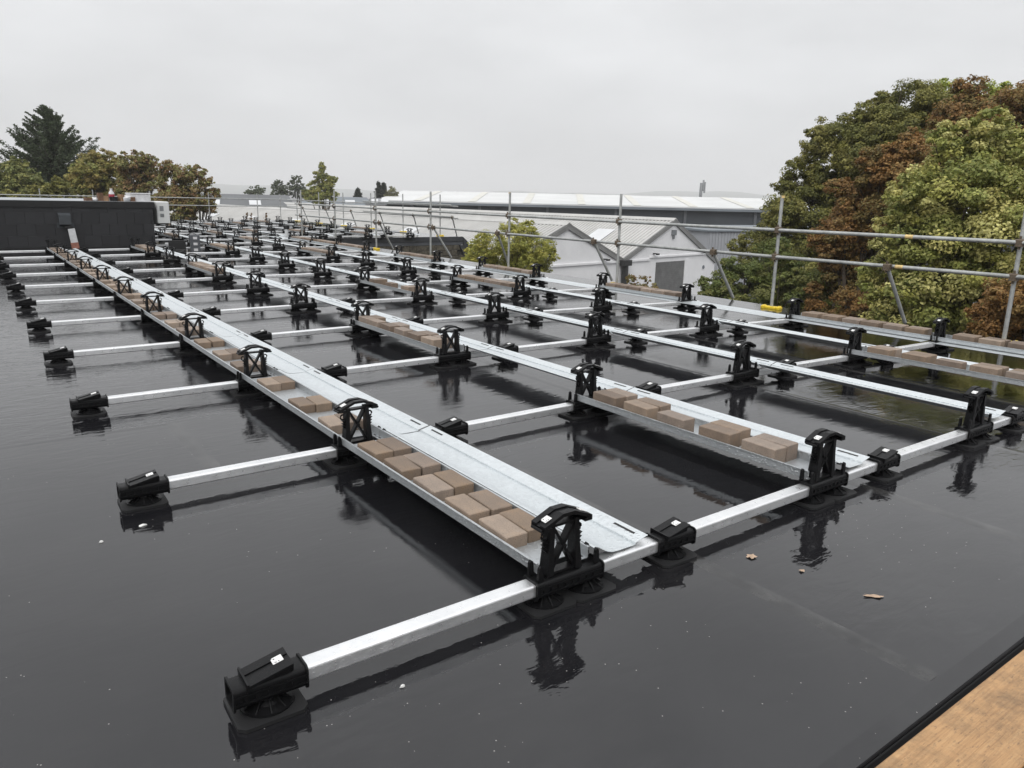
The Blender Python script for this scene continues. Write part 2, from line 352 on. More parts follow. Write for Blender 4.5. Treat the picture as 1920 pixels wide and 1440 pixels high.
# ------------------------------------------------------------------ roof deck
S, PER, TX = 1.78, 1.70, 1.107          # row spacing, bay width, foot-to-tower distance
def zr(x):                              # the deck falls slightly to the right-hand edge
    return float(np.interp(x, [-30, 1.2, 2.9, 4.5, 6.2, 7.9, 9.5, 30], [0, 0, 0.012, 0.010, -0.018, -0.052, -0.065, -0.065]))
XE, YF, YW, XW, YB = 9.45, -1.12, 23.3, 15.35, 41.6       # right edge, front edge, wing front, wing right edge, far edge
ZG = -6.5
mb = MB(); xs = [-14, -6, -2, 0, 1.2, 2.05, 2.9, 3.7, 4.5, 5.35, 6.2, 7.05, 7.9, 8.7, XE]
ys = [YF + 0.055, YW, YB]
vs_, fs_ = [], []
for y in ys:
    for x in xs: vs_.append((x, y, zr(x)))
n = len(xs)
for j in range(len(ys) - 1):
    for i in range(n - 1): fs_.append((j * n + i, j * n + i + 1, (j + 1) * n + i + 1, (j + 1) * n + i))
mb.add(vs_, fs_); mb.add([(XE, YW, zr(XE)), (XW, YW, zr(XE)), (XW, YB, zr(XE)), (XE, YB, zr(XE))], [(0, 1, 2, 3)])
# bevelled front edge and the drop at every edge
for x0, x1 in zip(xs[:-1], xs[1:]):
    a, b = zr(x0), zr(x1); y = YF + 0.055
    mb.add([(x0, y, a), (x1, y, b), (x1, YF, b - 0.012), (x0, YF, a - 0.012), (x1, YF, b - 0.3), (x0, YF, a - 0.3)], [(0, 1, 2, 3), (3, 2, 4, 5)])
roof = build('roof_deck', mb, 'wet_membrane', smooth=True); tag(roof, kind='structure')
# membrane laps: thin strips with a real edge
def lap(name, pts_x, y0, y1, h=0.004):
    m = MB(); x0, x1 = pts_x
    z0 = zr((x0 + x1) / 2); m.prism([(x0 - 0.05, z0 - 0.0006), (x0, z0 + 0.0011), (x1, z0 + 0.0011), (x1 + 0.04, z0 - 0.0006)], 'y', y0, y1); build(name, m, 'membrane_weld', roof, smooth=True)
lap('membrane_lap', (1.775, 1.79), -1.06, 19.8); lap('membrane_lap', (0.40, 0.425), 1.95, 3.05); lap('membrane_lap', (-0.98, -0.95), -1.06, 19.8)
lap('membrane_lap', (3.15, 3.175), -1.06, 19.8); lap('membrane_lap', (4.52, 4.545), -1.06, 41)
lap('membrane_lap', (5.9, 5.92), -1.06, 41); lap('membrane_lap', (7.25, 7.265), -1.06, 41)
m = MB(); m.prism([(3.02, -0.0006), (3.055, 0.0013), (3.08, 0.0013), (3.12, -0.0006)], 'x', -14, 0.375); build('membrane_lap', m, 'wet_membrane', roof, smooth=True)
# building under the deck
m = MB(); m.box(-14, XE - 0.03, YF + 0.02, YB - 0.02, ZG, -0.31); bw = build('building_walls', m, 'fascia_dark'); tag(bw, kind='structure')
m = MB(); m.box(-14, XE - 0.004, YF - 0.006, YF - 0.001, -0.32, -0.030); m.box(XE - 0.03, XE, YF + 0.002, YW - 0.05, -0.36, zr(XE) - 0.004)  # front strip paints the plank gap's shade black; right strip is edge trim
tag(build('edge_trim_gap_shade', m, 'coping_black'), kind='structure')

# ------------------------------------------------------------------ mounting system meshes
def rrect(w, h, zc, r_=0.012, k=2):
    pts = []
    for sx, sy, a0 in ((1, 1, 0), (-1, 1, 90), (-1, -1, 180), (1, -1, 270)):
        for i in range(k + 1):
            a = R(a0 + 90 * i / k); pts.append((sx * (w / 2 - r_) + r_ * math.cos(a), zc + sy * (h / 2 - r_) + r_ * math.sin(a)))
    return pts
def cap_body(w, h, zc, n=4): return rrect(w, h, zc, min(w, h) * 0.20, n)
def sleeve(x0, x1, lugs=()):
    m = MB(); zc = 0.076; o, i = cap_body(0.082, 0.064, zc), cap_body(0.070, 0.053, zc)
    m.ringx(o, i, x0, x1)
    fo = cap_body(0.094, 0.076, zc)
    m.ringx(fo, o, x0, x0 + 0.006); m.ringx(fo, o, x1 - 0.006, x1)
    for sy in (-1, 1):
        for zz in (0.064, 0.086): m.box(x0 + 0.006, x1 - 0.006, sy * 0.0425 - 0.004, sy * 0.0425 + 0.004, zz - 0.0025, zz + 0.0025)
        k = x0 + 0.03
        while k < x1 - 0.03: m.box(k, k + 0.012, sy * 0.0420 - 0.0035, sy * 0.0420 + 0.0035, 0.067, 0.083); k += 0.034
    for x in lugs:                                              # upright fins that hold the tray walls
        m.prism([(x - 0.012, 0.112), (x + 0.012, 0.112), (x + 0.008, 0.165), (x, 0.172), (x - 0.008, 0.165)], 'y', -0.035, -0.023)
        m.prism([(x - 0.012, 0.112), (x + 0.012, 0.112), (x + 0.008, 0.165), (x, 0.172), (x - 0.008, 0.165)], 'y', 0.023, 0.035)
    return m
def pedestal(cx):
    m = MB(); m.lathe([(0.078, 0.0125), (0.078, 0.017), (0.071, 0.0175), (0.045, 0.024), (0.030, 0.034), (0.027, 0.045)], cx, 0.005, 18)
    for k in range(10):
        a = 2 * math.pi * k / 10 + 0.2; c_, s_ = math.cos(a), math.sin(a)
        p = [(0.028, 0.018), (0.072, 0.018), (0.040, 0.041), (0.028, 0.044)]; vs = []
        for w_ in (-0.0016, 0.0016):
            for r_, z in p: vs.append((cx + r_ * c_ - w_ * s_, 0.005 + r_ * s_ + w_ * c_, z))
        m.add(vs, [(3, 2, 1, 0), (4, 5, 6, 7), (0, 1, 5, 4), (1, 2, 6, 5), (2, 3, 7, 6), (3, 0, 4, 7)])
    return m
def pad(cx, w=0.2, d=0.19):
    m = MB(); b = 0.019; x0, x1, y0, y1 = cx - w / 2, cx + w / 2, 0.005 - d / 2, 0.005 + d / 2
    m.prism([(x0 + b, y0), (x1 - b, y0), (x1, y0 + b), (x1, y1 - b), (x1 - b, y1), (x0 + b, y1), (x0, y1 - b), (x0, y0 + b)], 'z', 0.001, 0.012); return m
def leg(xb, xt, s):
    m = MB(); z0, z1 = 0.113, 0.318
    def ring(x, z, wx, wy): return [(x - wx, -wy, z), (x + wx, -wy, z), (x + wx, wy, z), (x - wx, wy, z)]
    a, b, c = ring(xb, z0, 0.015, 0.027), ring((xb * 0.45 + xt * 0.55), 0.225, 0.0105, 0.023), ring(xt, z1, 0.010, 0.022)
    fs = [(3, 2, 1, 0), (8, 9, 10, 11)]
    for k in (0, 4):
        for i in range(4): fs.append((k + i, k + (i + 1) % 4, k + 4 + (i + 1) % 4, k + 4 + i))
    m.add(a + b + c, fs)
    ox = (xb + xt) / 2 + s * 0.014
    for q, z in enumerate((0.212, 0.228, 0.244)):               # ratchet teeth
        m.prism([(ox - s * 0.004, z - 0.012), (ox + s * (0.013 + 0.002 * q), z + 0.004), (ox - s * 0.004, z + 0.004)], 'y', -0.012, 0.012)
    arc = []; cx, cz = xt + s * 0.024, 0.268
    for k in range(8):
        a_ = R(-150 + 36 * k * 1.0) if s > 0 else R(-30 - 36 * k)
        arc.append((cx + 0.014 * math.cos(a_), 0, cz + 0.014 * math.sin(a_)))
    m.tube(arc, 0.0048, 6); return m
LBX, LTX, RBX, RTX = -0.066, -0.058, 0.068, 0.054
def brace():
    m = MB(); m.bar((LBX + 0.012, 0, 0.125), (RTX - 0.004, 0, 0.305), 0.012, 0.030, (0, 1, 0)); m.v = list(m.v)
    m2 = MB(); m2.bar((RBX - 0.012, 0, 0.125), (LTX + 0.004, 0, 0.305), 0.0118, 0.028, (0, 1, 0)); m.join(m2)
    m.tube([(0.002, -0.020, 0.215), (0.002, 0.020, 0.215)], 0.010, 10)
    m.bar((LBX, 0, 0.119), (RBX, 0, 0.119), 0.04, 0.010); return m
def cap():
    m = MB(); hw = 0.112; zo = [(-hw, 0.322), (-0.028, 0.357), (0.028, 0.357), (hw, 0.322)]
    lo = [(hw, 0.308), (0.026, 0.343), (-0.026, 0.343), (-hw, 0.308)]
    for y0, y1 in ((-0.040, -0.012), (0.012, 0.040)): m.prism(zo + lo, 'y', y0, y1)
    zi = [(p, z - 0.006) for p, z in zo]
    m.prism(zi + [(p * 0.98, z + 0.001) for p, z in lo], 'y', -0.0115, 0.0115)               # recessed groove between the two clamping strips
    for s in (-1, 1): m.box(min(s * hw, s * (hw - 0.035)), max(s * hw, s * (hw - 0.035)), -0.0405, 0.0405, 0.302, 0.3135)
    m.bar((-0.10, 0, 0.306), (0.10, 0, 0.306), 0.036, 0.010)
    for s in (-1, 1): m.tube([(s * 0.116, -0.03, 0.305), (s * 0.116, 0.03, 0.305)], 0.006, 8)
    return m
def label_me(w=0.032, d=0.030):
    m = MB(); m.bbox(-w / 2, w / 2, -d / 2, d / 2, 0, 0.002, 0.0006); return m
def clamp():
    m = MB(); sl = lambda x: 0.114 + (x + 0.055) * 0.22
    x0, x1 = -0.055, 0.072
    for y0, y1 in ((-0.048, -0.012), (0.012, 0.048)): m.prism([(x0, sl(x0)), (x1, sl(x1)), (x1, sl(x1) - 0.009), (x0, sl(x0) - 0.009)], 'y', y0, y1)
    m.prism([(x0, sl(x0) - 0.004), (x1, sl(x1) - 0.004), (x1, sl(x1) - 0.010), (x0, sl(x0) - 0.010)], 'y', -0.0115, 0.0115)
    m.box(x0 - 0.006, x0, -0.050, 0.050, 0.095, 0.121)
    for y in (-0.034, 0.028): m.prism([(x0, 0.102), (x1 - 0.002, 0.102), (x1 - 0.002, sl(x1) - 0.0095), (x0, sl(x0) - 0.0095)], 'y', y, y + 0.006)
    m.box(x1, x1 + 0.005, -0.030, 0.030, 0.100, sl(x1) - 0.012)
    return m
ME = {k: v.mesh(k, mat, sm) for k, v, mat, sm in (
    ('sleeve', sleeve(-0.14, 0.182, (-0.118, 0.152)), 'black_plastic', True), ('pedestal_a', pedestal(-0.075), 'black_plastic', False), ('pedestal_b', pedestal(0.125), 'black_plastic', False),
    ('pad_a', pad(-0.075), 'pad_rubber', False), ('pad_b', pad(0.126), 'pad_rubber', False), ('leg_l', leg(LBX, LTX, -1), 'black_plastic', False), ('leg_r', leg(RBX, RTX, 1), 'black_plastic', False),
    ('brace', brace(), 'black_plastic', False), ('cap', cap(), 'black_plastic', False), ('label', label_me(), 'white_label', False),
    ('foot_sleeve', sleeve(-0.10, 0.115), 'black_plastic', True), ('foot_pedestal', pedestal(0.005), 'black_plastic', False), ('foot_pad', pad(0.0), 'pad_rubber', False), ('clamp', clamp(), 'black_plastic', False))}
ANG = math.atan2(0.035, 0.094)
def make_tower():
    t = thing('panel_support_tower', '', 'support')
    part(t, 'ground_pad', ME['pad_a']); part(t, 'ground_pad', ME['pad_b']); part(t, 'pedestal', ME['pedestal_a']); part(t, 'pedestal', ME['pedestal_b'])
    part(t, 'sleeve', ME['sleeve']); part(t, 'leg', ME['leg_l']); part(t, 'leg', ME['leg_r']); part(t, 'cross_brace', ME['brace'])
    c = part(t, 'cap', ME['cap'])
    for s in (-1, 1): part(c, 'printed_label', ME['label'], (s * 0.082, -0.008, 0.3370), (0, s * ANG, 0))
    return t
def make_foot():
    t = thing('low_clamp_support', '', 'support')
    part(t, 'ground_pad', ME['foot_pad']); part(t, 'pedestal', ME['foot_pedestal']); part(t, 'sleeve', ME['foot_sleeve'])
    c = part(t, 'clamp_plate', ME['clamp']); part(c, 'printed_label', ME['label'], (0.040, 0.004, 0.114 + 0.095 * 0.22 + 0.0008), (0, -math.atan(0.22), 0)); return t
def far_mesh(parts, name):
    m = MB()
    for mi, o in parts: m.join(o, mi)
    return m.mesh(name, ['black_plastic', 'pad_rubber', 'white_label'])
FT = far_mesh([(1, pad(-0.075)), (1, pad(0.126)), (0, pedestal(-0.075)), (0, pedestal(0.125)), (0, sleeve(-0.14, 0.182, (-0.118, 0.152))), (0, leg(LBX, LTX, -1)), (0, leg(RBX, RTX, 1)), (0, brace()), (0, cap())], 'far_tower')
FF = far_mesh([(1, pad(0)), (0, pedestal(0.005)), (0, sleeve(-0.10, 0.115)), (0, clamp())], 'far_foot')
T0, F0 = make_tower(), make_foot(); used = {'t': False, 'f': False}
NEAR_T, NEAR_F = 9, 8
def put_tower(c, r):
    x = c * PER + TX; loc = (x, r * S, zr(x)); rz = random.uniform(-0.02, 0.02)
    lab = 'black ridge tower, %s row back, on the %s tray line from the left' % (ORD[r], COLN[c])
    if r < NEAR_T:
        o = T0 if not used['t'] else copy_tree(T0); used['t'] = True
    else: o = obj('panel_support_tower', FT)
    o.location = loc; o.rotation_euler = (0, 0, rz); tag(o, lab, 'support', 'black ridge towers')
def put_foot(c, r):
    x = c * PER; lab = 'low black clamp foot, %s row back, in the %s foot column from the left' % (ORD[r], COLN[c])
    if r < NEAR_F:
        o = F0 if not used['f'] else copy_tree(F0); used['f'] = True
    else: o = obj('low_clamp_support', FF)
    o.location = (x, r * S, zr(x)); o.rotation_euler = (0, 0, random.uniform(-0.03, 0.03)); tag(o, lab, 'support', 'low black clamp feet')
TUBE = {}
def put_tube(c, r, x0, x1):
    Ln = round(x1 - x0, 3)
    if Ln not in TUBE:
        m = MB(); pf = rrect(0.066, 0.050, 0.0, 0.008, 3); m.prism(pf, 'x', 0, Ln)
        TUBE[Ln] = m.mesh('base_tube', 'tube_aluminium')
    za, zb = zr(x0), zr(x1)
    o = obj('base_tube', TUBE[Ln], None, (x0, r * S, za + 0.076), (0, -math.atan2(zb - za, Ln), 0))
    tag(o, 'silver aluminium tube, %s row back, in the %s bay from the left' % (ORD[r], COLN[c]), 'tube', 'silver tubes across the roof')
TRAY = {}
def tray_me(L0):
    m = MB(); x0, x1, zf, zt, th = -0.100, 0.138, 0.121, 0.160, 0.0035
    y0, y1 = 0.004, S - 0.004
    for xw, s in ((x0, -1), (x1, 1)):
        m.box(min(xw, xw + s * th), max(xw, xw + s * th), y0, y1, zf, zt)
        xi = xw - s * 0.012; m.box(min(xw, xw + s * 0.011), max(xw, xw + s * 0.011), y0 + 0.001, y1 - 0.001, zt + 0.0005, zt + 0.004)     # rolled rim
        xl = xw - s * 0.030; m.box(min(xw, xl), max(xw, xl), y0, y1, zf - 0.003, zf + 0.0005)
    m.box(x0 + 0.030, x1 - 0.030, 0.058, S - 0.058, zf - 0.003, zf + 0.0005)
    return m.mesh('brick_tray', 'galvanised_tray')
TRAYM = tray_me(0)
mslot = MB(); mslot.box(-0.005, 0.005, -0.06, 0.06, 0, 0.0012); SLOTM = mslot.mesh('slot', 'coping_black')
mslot = MB(); mslot.box(-0.004, 0.004, -0.012, 0.012, 0, 0.0012); SLOTS = mslot.mesh('slot', 'coping_black')
def put_tray(c, r):
    x = c * PER + TX; o = obj('brick_tray', TRAYM, None, (x, r * S, zr(x)), (0, 0, random.uniform(-.002, .002)))
    tag(o, 'galvanised U-shaped brick tray on the %s line from the left, %s bay back' % (COLN[c], ORD[r]), 'tray', 'galvanised brick trays')
    for s in (0, 1):
        for xx in (-0.086, 0.124): part(o, 'slot', SLOTS, (xx, 0.03 if s == 0 else S - 0.03, 0.1216))
PROF = [(0.158, 0.158), (0.166, 0.160), (0.185, 0.152), (0.205, 0.138), (0.232, 0.122), (0.262, 0.1125), (0.30, 0.1105), (0.385, 0.1105), (0.3855, 0.1115), (0.3865, 0.119), (0.4, 0.1215), (0.455, 0.1345)]
mdf = MB(); mdf.sheet(PROF, 0.0, S - 0.012, 0.0015); DEFM = mdf.mesh('wind_deflector', 'galvanised_sheet', True)
PROF4 = [(-0.30, 0.118), (-0.285, 0.1105), (-0.15, 0.110), (0.02, 0.110), (0.10, 0.113)]
mdf = MB(); mdf.sheet(PROF4, 0.062, S - 0.062, 0.0015); DEFM4 = mdf.mesh('wind_deflector_flat', 'galvanised_sheet', True)
def put_deflector(c, r, last=False):
    x = c * PER + TX; o = obj('wind_deflector', DEFM4 if last else DEFM, None, (x + random.uniform(-.006, .006), r * S - 0.006, zr(x)), (0, 0, random.uniform(-.003, .003)))
    tag(o, 'pale folded steel sheet beside the %s tray line from the left, %s bay back' % (COLN[c], ORD[r]), 'metal sheet', 'pale folded steel sheets')
    if not last and r < 9:
        for yy in (0.11, S - 0.13): part(o, 'slot', SLOTM, (0.428, yy, 0.1300), (0, -0.235, 0))
PAV = []
for k in range(3):
    m = MB(); m.bbox(-0.051, 0.051, -0.106, 0.106, 0, 0.054, 0.0035); PAV.append(m.mesh('paver', 'paver_%d' % k))
PAVT = []
for k in range(3):
    m = MB(); m.bbox(-0.051, 0.051, -0.106, 0.106, 0, 0.088, 0.0035); PAVT.append(m.mesh('thick_paver', 'paver_%d' % k))
def put_bricks(c, r, ypos, singles=(), triple=()):
    x = c * PER + TX
    for i, y in enumerate(ypos):
        for s in (-1, 1):
            if s == 1 and i in singles: continue
            jx = random.uniform(-.004, .004); rz = random.uniform(-0.05, 0.05)
            o = obj('paver', random.choice(PAVT if c else PAV), None, (x + 0.019 + s * 0.0535 + jx, r * S + y + random.uniform(-.012, .012), zr(x) + 0.1216), (0, 0, rz + (math.pi if random.random() < .5 else 0)))
            tag(o, '%s paver of %s brick group, %s bay back, %s tray line from left' % ('left' if s < 0 else 'right', ORD[i], ORD[r], COLN[c]), 'brick', 'buff pavers in the trays')
BR = {}
BR[(0, 0)] = ([0.33, 0.585, 0.875, 1.18, 1.47], ())
for r in range(1, 10): BR[(0, r)] = ([0.25, 0.76, 1.35] if r > 1 else [0.27, 0.74, 1.38], ())
BR[(1, 0)] = ([0.32, 0.62, 0.93, 1.22, 1.50], (2,))
BR[(1, 2)] = ([0.26, 0.52, 0.80, 1.08, 1.36, 1.60], (2, 4))
BR[(1, 6)] = ([0.3, 0.55, 0.82, 1.08, 1.34, 1.58], (1,)); BR[(1, 9)] = ([0.3, 0.58, 0.9, 1.2], ())
BR[(2, 4)] = ([0.32, 0.80, 1.35], (1,)); BR[(2, 9)] = ([0.3, 0.56, 0.84, 1.1, 1.36], ())
BR[(3, 0)] = ([0.35, 0.62, 0.90, 1.19, 1.50], (2,)); BR[(3, 4)] = ([0.25, 0.5, 0.75, 1.0, 1.26, 1.52], ()); BR[(3, 8)] = ([0.25, 0.5, 0.75, 1.0, 1.26, 1.52], ())
for r in (0, 1, 3, 5, 7, 9, 10, 11): BR[(4, r)] = ([0.24, 0.49, 0.74, 0.99, 1.25, 1.51], ())
for c, r in ((2, 12), (2, 15), (2, 18), (3, 11), (3, 13), (3, 17), (4, 14), (4, 17), (5, 14), (6, 13), (6, 16), (7, 15), (5, 18), (3, 20), (6, 19)): BR[(c, r)] = ([0.3, 0.6, 0.9, 1.2], ())
RMAX = {0: 10, 1: 10, 2: 21, 3: 21, 4: 21, 5: 21, 6: 21, 7: 21}; RMIN = {5: 13, 6: 13, 7: 13}
for c in range(8):
    for r in range(RMIN.get(c, 0), RMAX[c] + 1):
        put_tower(c, r)
        inpent = c == 2 and r > 10
        if not inpent: put_foot(c, r)
        x0 = 3.82 if inpent else c * PER - 0.004 + (0.09 if c == 0 or r < 0 else 0)
        lastc = (c == 4 and r < 13) or c == 7 or (c == 1 and False)
        put_tube(c, r, x0, c * PER + TX + 0.26 if lastc else (c + 1) * PER - 0.012)
        if r < RMAX[c]:
            put_deflector(c, r, c == 4 and r < 13)
            if c == 0 or (c, r) in BR: put_tray(c, r)
            if (c, r) in BR: put_bricks(c, r, *BR[(c, r)])

# ------------------------------------------------------------------ rooftop plant room clad in slates
pl = thing('plant_room', 'low black slate-clad rooftop plant room at the far left', 'rooftop room', (0, 19.9, 0))
m = MB(); m.box(-9, 3.66, 0, 5.2, -0.005, 1.05); part(pl, 'core', m.mesh('core', 'coping_black'))
SLM = {}
yrow = [0.03, 0.30, 0.585, 0.87]; hr = [0.268, 0.283, 0.283, 0.15]
for k, (z0, h_) in enumerate(zip(yrow, hr)):
    x = -1.2 + (0.2 if k % 2 else 0)
    while x < 3.66:
        x2 = min(x + 0.392, 3.655); key = (round(x2 - x, 3), h_)
        if x2 - x > 0.05:
            if key not in SLM:
                q = MB(); q.bbox(0, key[0], -0.012, 0, 0, h_, 0.002); SLM[key] = [q.mesh('slate', 'slate_black'), q.mesh('slate', 'slate_grey')]
            part(pl, 'slate', SLM[key][random.random() < .35], (x, -0.001 - random.uniform(0, 0.003), z0), (random.uniform(0, 0.008), 0, 0))
        x += 0.4
m = MB(); m.box(-9.05, 3.71, -0.05, 5.25, 0.995, 1.145); part(pl, 'coping', m.mesh('coping', 'coping_black'))
m = MB(); m.box(-9, 3.6, 0.05, 5.1, 1.145, 1.152); part(pl, 'roof_sheet', m.mesh('roof_sheet', 'grey_sheet'))
m = MB(); m.box(-9, 3.655, -0.06, -0.013, -0.004, 0.03); part(pl, 'base_flashing', m.mesh('base_flashing', 'coping_black'))
vh = thing('vent_hood', 'dark grey vent hood fixed to the black slate wall above the white pipe', 'vent', (1.62, 19.88, 0.50))
m = MB(); m.box(-0.17, 0.20, -0.012, -0.002, 0.0, 0.12); part(vh, 'back_plate', m.mesh('back_plate', 'duct_grey'))
m = MB(); m.prism([(-0.014, 0.36), (-0.13, 0.30), (-0.13, 0.08), (-0.014, 0.03)], 'x', -0.13, 0.13); part(vh, 'hood', m.mesh('hood', 'duct_grey'))
m = MB(); m.box(-0.02, 0.14, -0.15, -0.014, -0.01, 0.05); part(vh, 'spout', m.mesh('spout', 'coping_black'))
dp = thing('downpipe', 'short white square downpipe with terracotta foot below the vent hood', 'pipe', (1.72, 19.78, 0))
m = MB(); m.bar((0.01, 0, 0.48), (0.05, 0, 0.13), 0.15, 0.10, (0, 1, 0)); part(dp, 'white_pipe', m.mesh('white_pipe', 'pipe_white'))
m = MB(); m.bar((0.047, 0, 0.14), (0.062, 0, 0.003), 0.165, 0.115, (0, 1, 0)); part(dp, 'clay_foot', m.mesh('clay_foot', 'terracotta'))
ac = thing('air_conditioner', 'white outdoor air-conditioning unit beside the end of the black plant room', 'air conditioner', (3.93, 20.05, 0.56), R(4))
m = MB(); m.bbox(-0.15, 0.17, -0.02, 0.85, 0.04, 0.60, 0.02); part(ac, 'casing', m.mesh('casing', 'ac_white'))
for z0, h_ in ((0.36, 0.13), (0.20, 0.09)):
    q = MB()
    for k in range(5): q.box(-0.075, 0.02, -0.026, -0.0205, z0 + k * h_ / 5, z0 + k * h_ / 5 + h_ / 7)
    part(ac, 'vent_grille', q.mesh('vent_grille', 'grille_grey'))
for y in (0.1, 0.7):
    q = MB(); q.box(-0.27, 0.15, y, y + 0.05, 0.0, 0.039); part(ac, 'bracket', q.mesh('bracket', 'coping_black'))
# bits left on the plant room
zt = 1.153
def small(name, m, mat, label, cat, loc, rz=0, group=None): return tag(build(name, m, mat, None, loc, (0, 0, rz)), label, cat, group)
bt = thing('plastic_bottle', 'white bottle with red label standing on the black plant room', 'bottle', (2.78, 20.25, zt))
m = MB(); m.lathe([(0.062, 0), (0.066, 0.01), (0.066, 0.21), (0.030, 0.26), (0.030, 0.285)], 0, 0, 14); part(bt, 'body', m.mesh('body', 'bag_white', True))
m = MB(); m.lathe([(0.0675, 0.08), (0.0675, 0.17)], 0, 0, 14); part(bt, 'wrap', m.mesh('wrap', 'bottle_red', True))
m = MB(); m.lathe([(0.033, 0.2855), (0.033, 0.315)], 0, 0, 12); part(bt, 'lid', m.mesh('lid', 'bag_white', True))
m = MB(); m.bbox(-0.25, 0.25, -0.2, 0.2, 0, 0.19, 0.01); m.bbox(-0.26, 0.26, -0.21, 0.21, 0.191, 0.215, 0.008)
small('foam_box', m, 'bag_white', 'white box at the right end of the plant room top', 'box', (3.42, 20.35, zt), 0.1)
def crumple(n_, s):
    m = MB(); m.lathe([(s * .7, 0), (s, s * .35), (s * .8, s * .7), (s * .3, s * .9)], 0, 0, 9); m.v = [(p[0] * random.uniform(.75, 1.3), p[1] * random.uniform(.7, 1.2), p[2] * random.uniform(.75, 1.15)) for p in m.v]; return m
small('plastic_bag', crumple(0, 0.16), 'bag_white', 'crumpled white plastic bag left of the white box on the plant room', 'bag', (3.10, 20.2, zt))
small('plastic_bag', crumple(0, 0.10), 'bag_white', 'small grey-white wrapper lying at the left of the clutter on plant room', 'bag', (2.38, 20.2, zt))
m = MB(); m.lathe([(0.085, 0), (0.10, 0.11), (0.104, 0.112)], 0, 0, 14); small('bucket', m, 'coping_black', 'black bucket in front of the bottle on the plant room', 'bucket', (2.80, 20.10, zt))
for k, (x, w_, h_, rz, lab, mt) in enumerate(((2.22, 0.16, 0.08, 0.3, 'dark brown timber offcut leftmost of the clutter on plant room', 'wood_brown'),
        (2.50, 0.12, 0.20, 0.1, 'upright brown carton left of the tan carton on plant room', 'wood_brown'),
        (2.63, 0.13, 0.13, -0.2, 'tan carton just left of the black bucket', 'cardboard'), (2.98, 0.11, 0.17, 0.5, 'tilted tan carton right of the black bucket', 'cardboard'),
        (3.24, 0.11, 0.11, 0.2, 'small brown timber block before the white box', 'wood_brown'))):
    m = MB(); m.bbox(-w_ / 2, w_ / 2, -0.07, 0.07, 0, h_, 0.004); m.box(-w_ / 2 + .004, w_ / 2 - .004, -0.072, -0.0705, h_ * .45, h_ * .55); small('carton', m, mt, lab, 'box', (x, 20.16, zt), rz)
# things standing among the far rows
vp = thing('vent_pipe', 'white vent pipe with black cowl standing among the far rows', 'vent pipe', (*at(538, 445, 26)[0:2], -0.02))
m = MB(); m.lathe([(0.06, 0), (0.06, 0.36)], 0, 0, 14); part(vp, 'pipe', m.mesh('pipe', 'pipe_white', True))
m = MB(); m.lathe([(0.075, 0.33), (0.095, 0.361), (0.095, 0.44), (0.04, 0.47)], 0, 0, 14); part(vp, 'cowl', m.mesh('cowl', 'coping_black', True))
p = at(366, 462, 20.0); gs = thing('box_stack', 'stack of grey plastic cases right of the plant room', 'boxes', (p.x, p.y, 0), R(-10))
for k in range(3):
    m = MB(); m.bbox(-0.11, 0.11, -0.12, 0.12, 0.004 + 0.14 * k, 0.14 * (k + 1), 0.008); q = part(gs, 'case', m.mesh('case', 'fascia_grey'))
    m = MB(); m.box(-0.04, 0.05, -0.124, -0.1205, 0.04 + 0.14 * k, 0.10 + 0.14 * k); part(q, 'paper_label', m.mesh('paper_label', 'bag_white'))
p = at(330, 468, 19.6); bc = thing('tool_case', 'open black tool case on the deck by the plant room corner', 'case', (p.x, p.y, 0), R(-14))
m = MB(); m.bbox(-0.22, 0.22, -0.16, 0.16, 0.002, 0.10, 0.008); part(bc, 'tray', m.mesh('tray', 'coping_black'))
m = MB(); m.bbox(-0.16, 0.22, 0.161, 0.20, 0.08, 0.30, 0.008); part(bc, 'lid', m.mesh('lid', 'coping_black'))

# ------------------------------------------------------------------ wing: fascia and rubble wall below its edge
zw = zr(XE)
wg = thing('stone_wall', 'rubble stone wall under dark fascia where the roof wing steps out', 'wall', (XE, YW, 0))
W0 = XW - XE
m = MB(); m.prism([(0, zw - 0.30), (W0 + 0.02, zw - 0.30), (W0 + 4.0, -6.5), (0, -6.5)], 'y', 0.03, 0.4); part(wg, 'backing', m.mesh('backing', 'mortar'))
m = MB(); m.box(-0.0, W0 + 0.06, -0.06, 0.02, zw - 0.16, zw + 0.015); part(wg, 'fascia_board', m.mesh('fascia_board', 'fascia_dark'))
m = MB(); m.box(-0.0, W0 + 0.09, -0.03, 0.02, zw - 0.30, zw - 0.162); part(wg, 'lower_fascia', m.mesh('lower_fascia', 'fascia_grey'))
m = MB(); m.prism([(W0 + 0.06, zw + 0.01), (W0 + 0.26, zw - 0.16), (W0 + 1.7, -3.0), (W0 + 1.4, -3.0), (W0 - 0.1, zw - 0.31), (W0 + 0.1, zw - 0.31)], 'y', -0.08, 0.02); part(wg, 'raked_trim', m.mesh('raked_trim', 'fascia_dark'))
m = MB(); m.box(W0, W0 + 0.06, 0.02, YB - YW, zw - 0.3, zw - 0.003); part(wg, 'side_fascia', m.mesh('side_fascia', 'fascia_dark'))
STM = []
for k in range(9):
    q = MB(); wS = 0.28 + 0.06 * k; q.bbox(0.008, wS - 0.008, -0.03, 0.03, 0.008, 0.192, 0.012)
    q.v = [(a + random.uniform(-.008, .008), b + random.uniform(-.012, .006), c_ + random.uniform(-.006, .006)) for a, b, c_ in q.v]; STM.append((wS, q.mesh('stone', 'rubble_stone')))
z = zw - 0.505
while z > -1.55:
    x = 0.05 + random.uniform(0, .2); xm = W0 - 0.12 + (zw - 0.3 - z) * 0.5
    while x < xm - 0.3:
        wS, me = random.choice(STM)
        if x + wS > xm: wS, me = STM[0]
        part(wg, 'stone', me, (x, 0.0, z), (0, 0, 0)); x += wS
    z -= 0.2

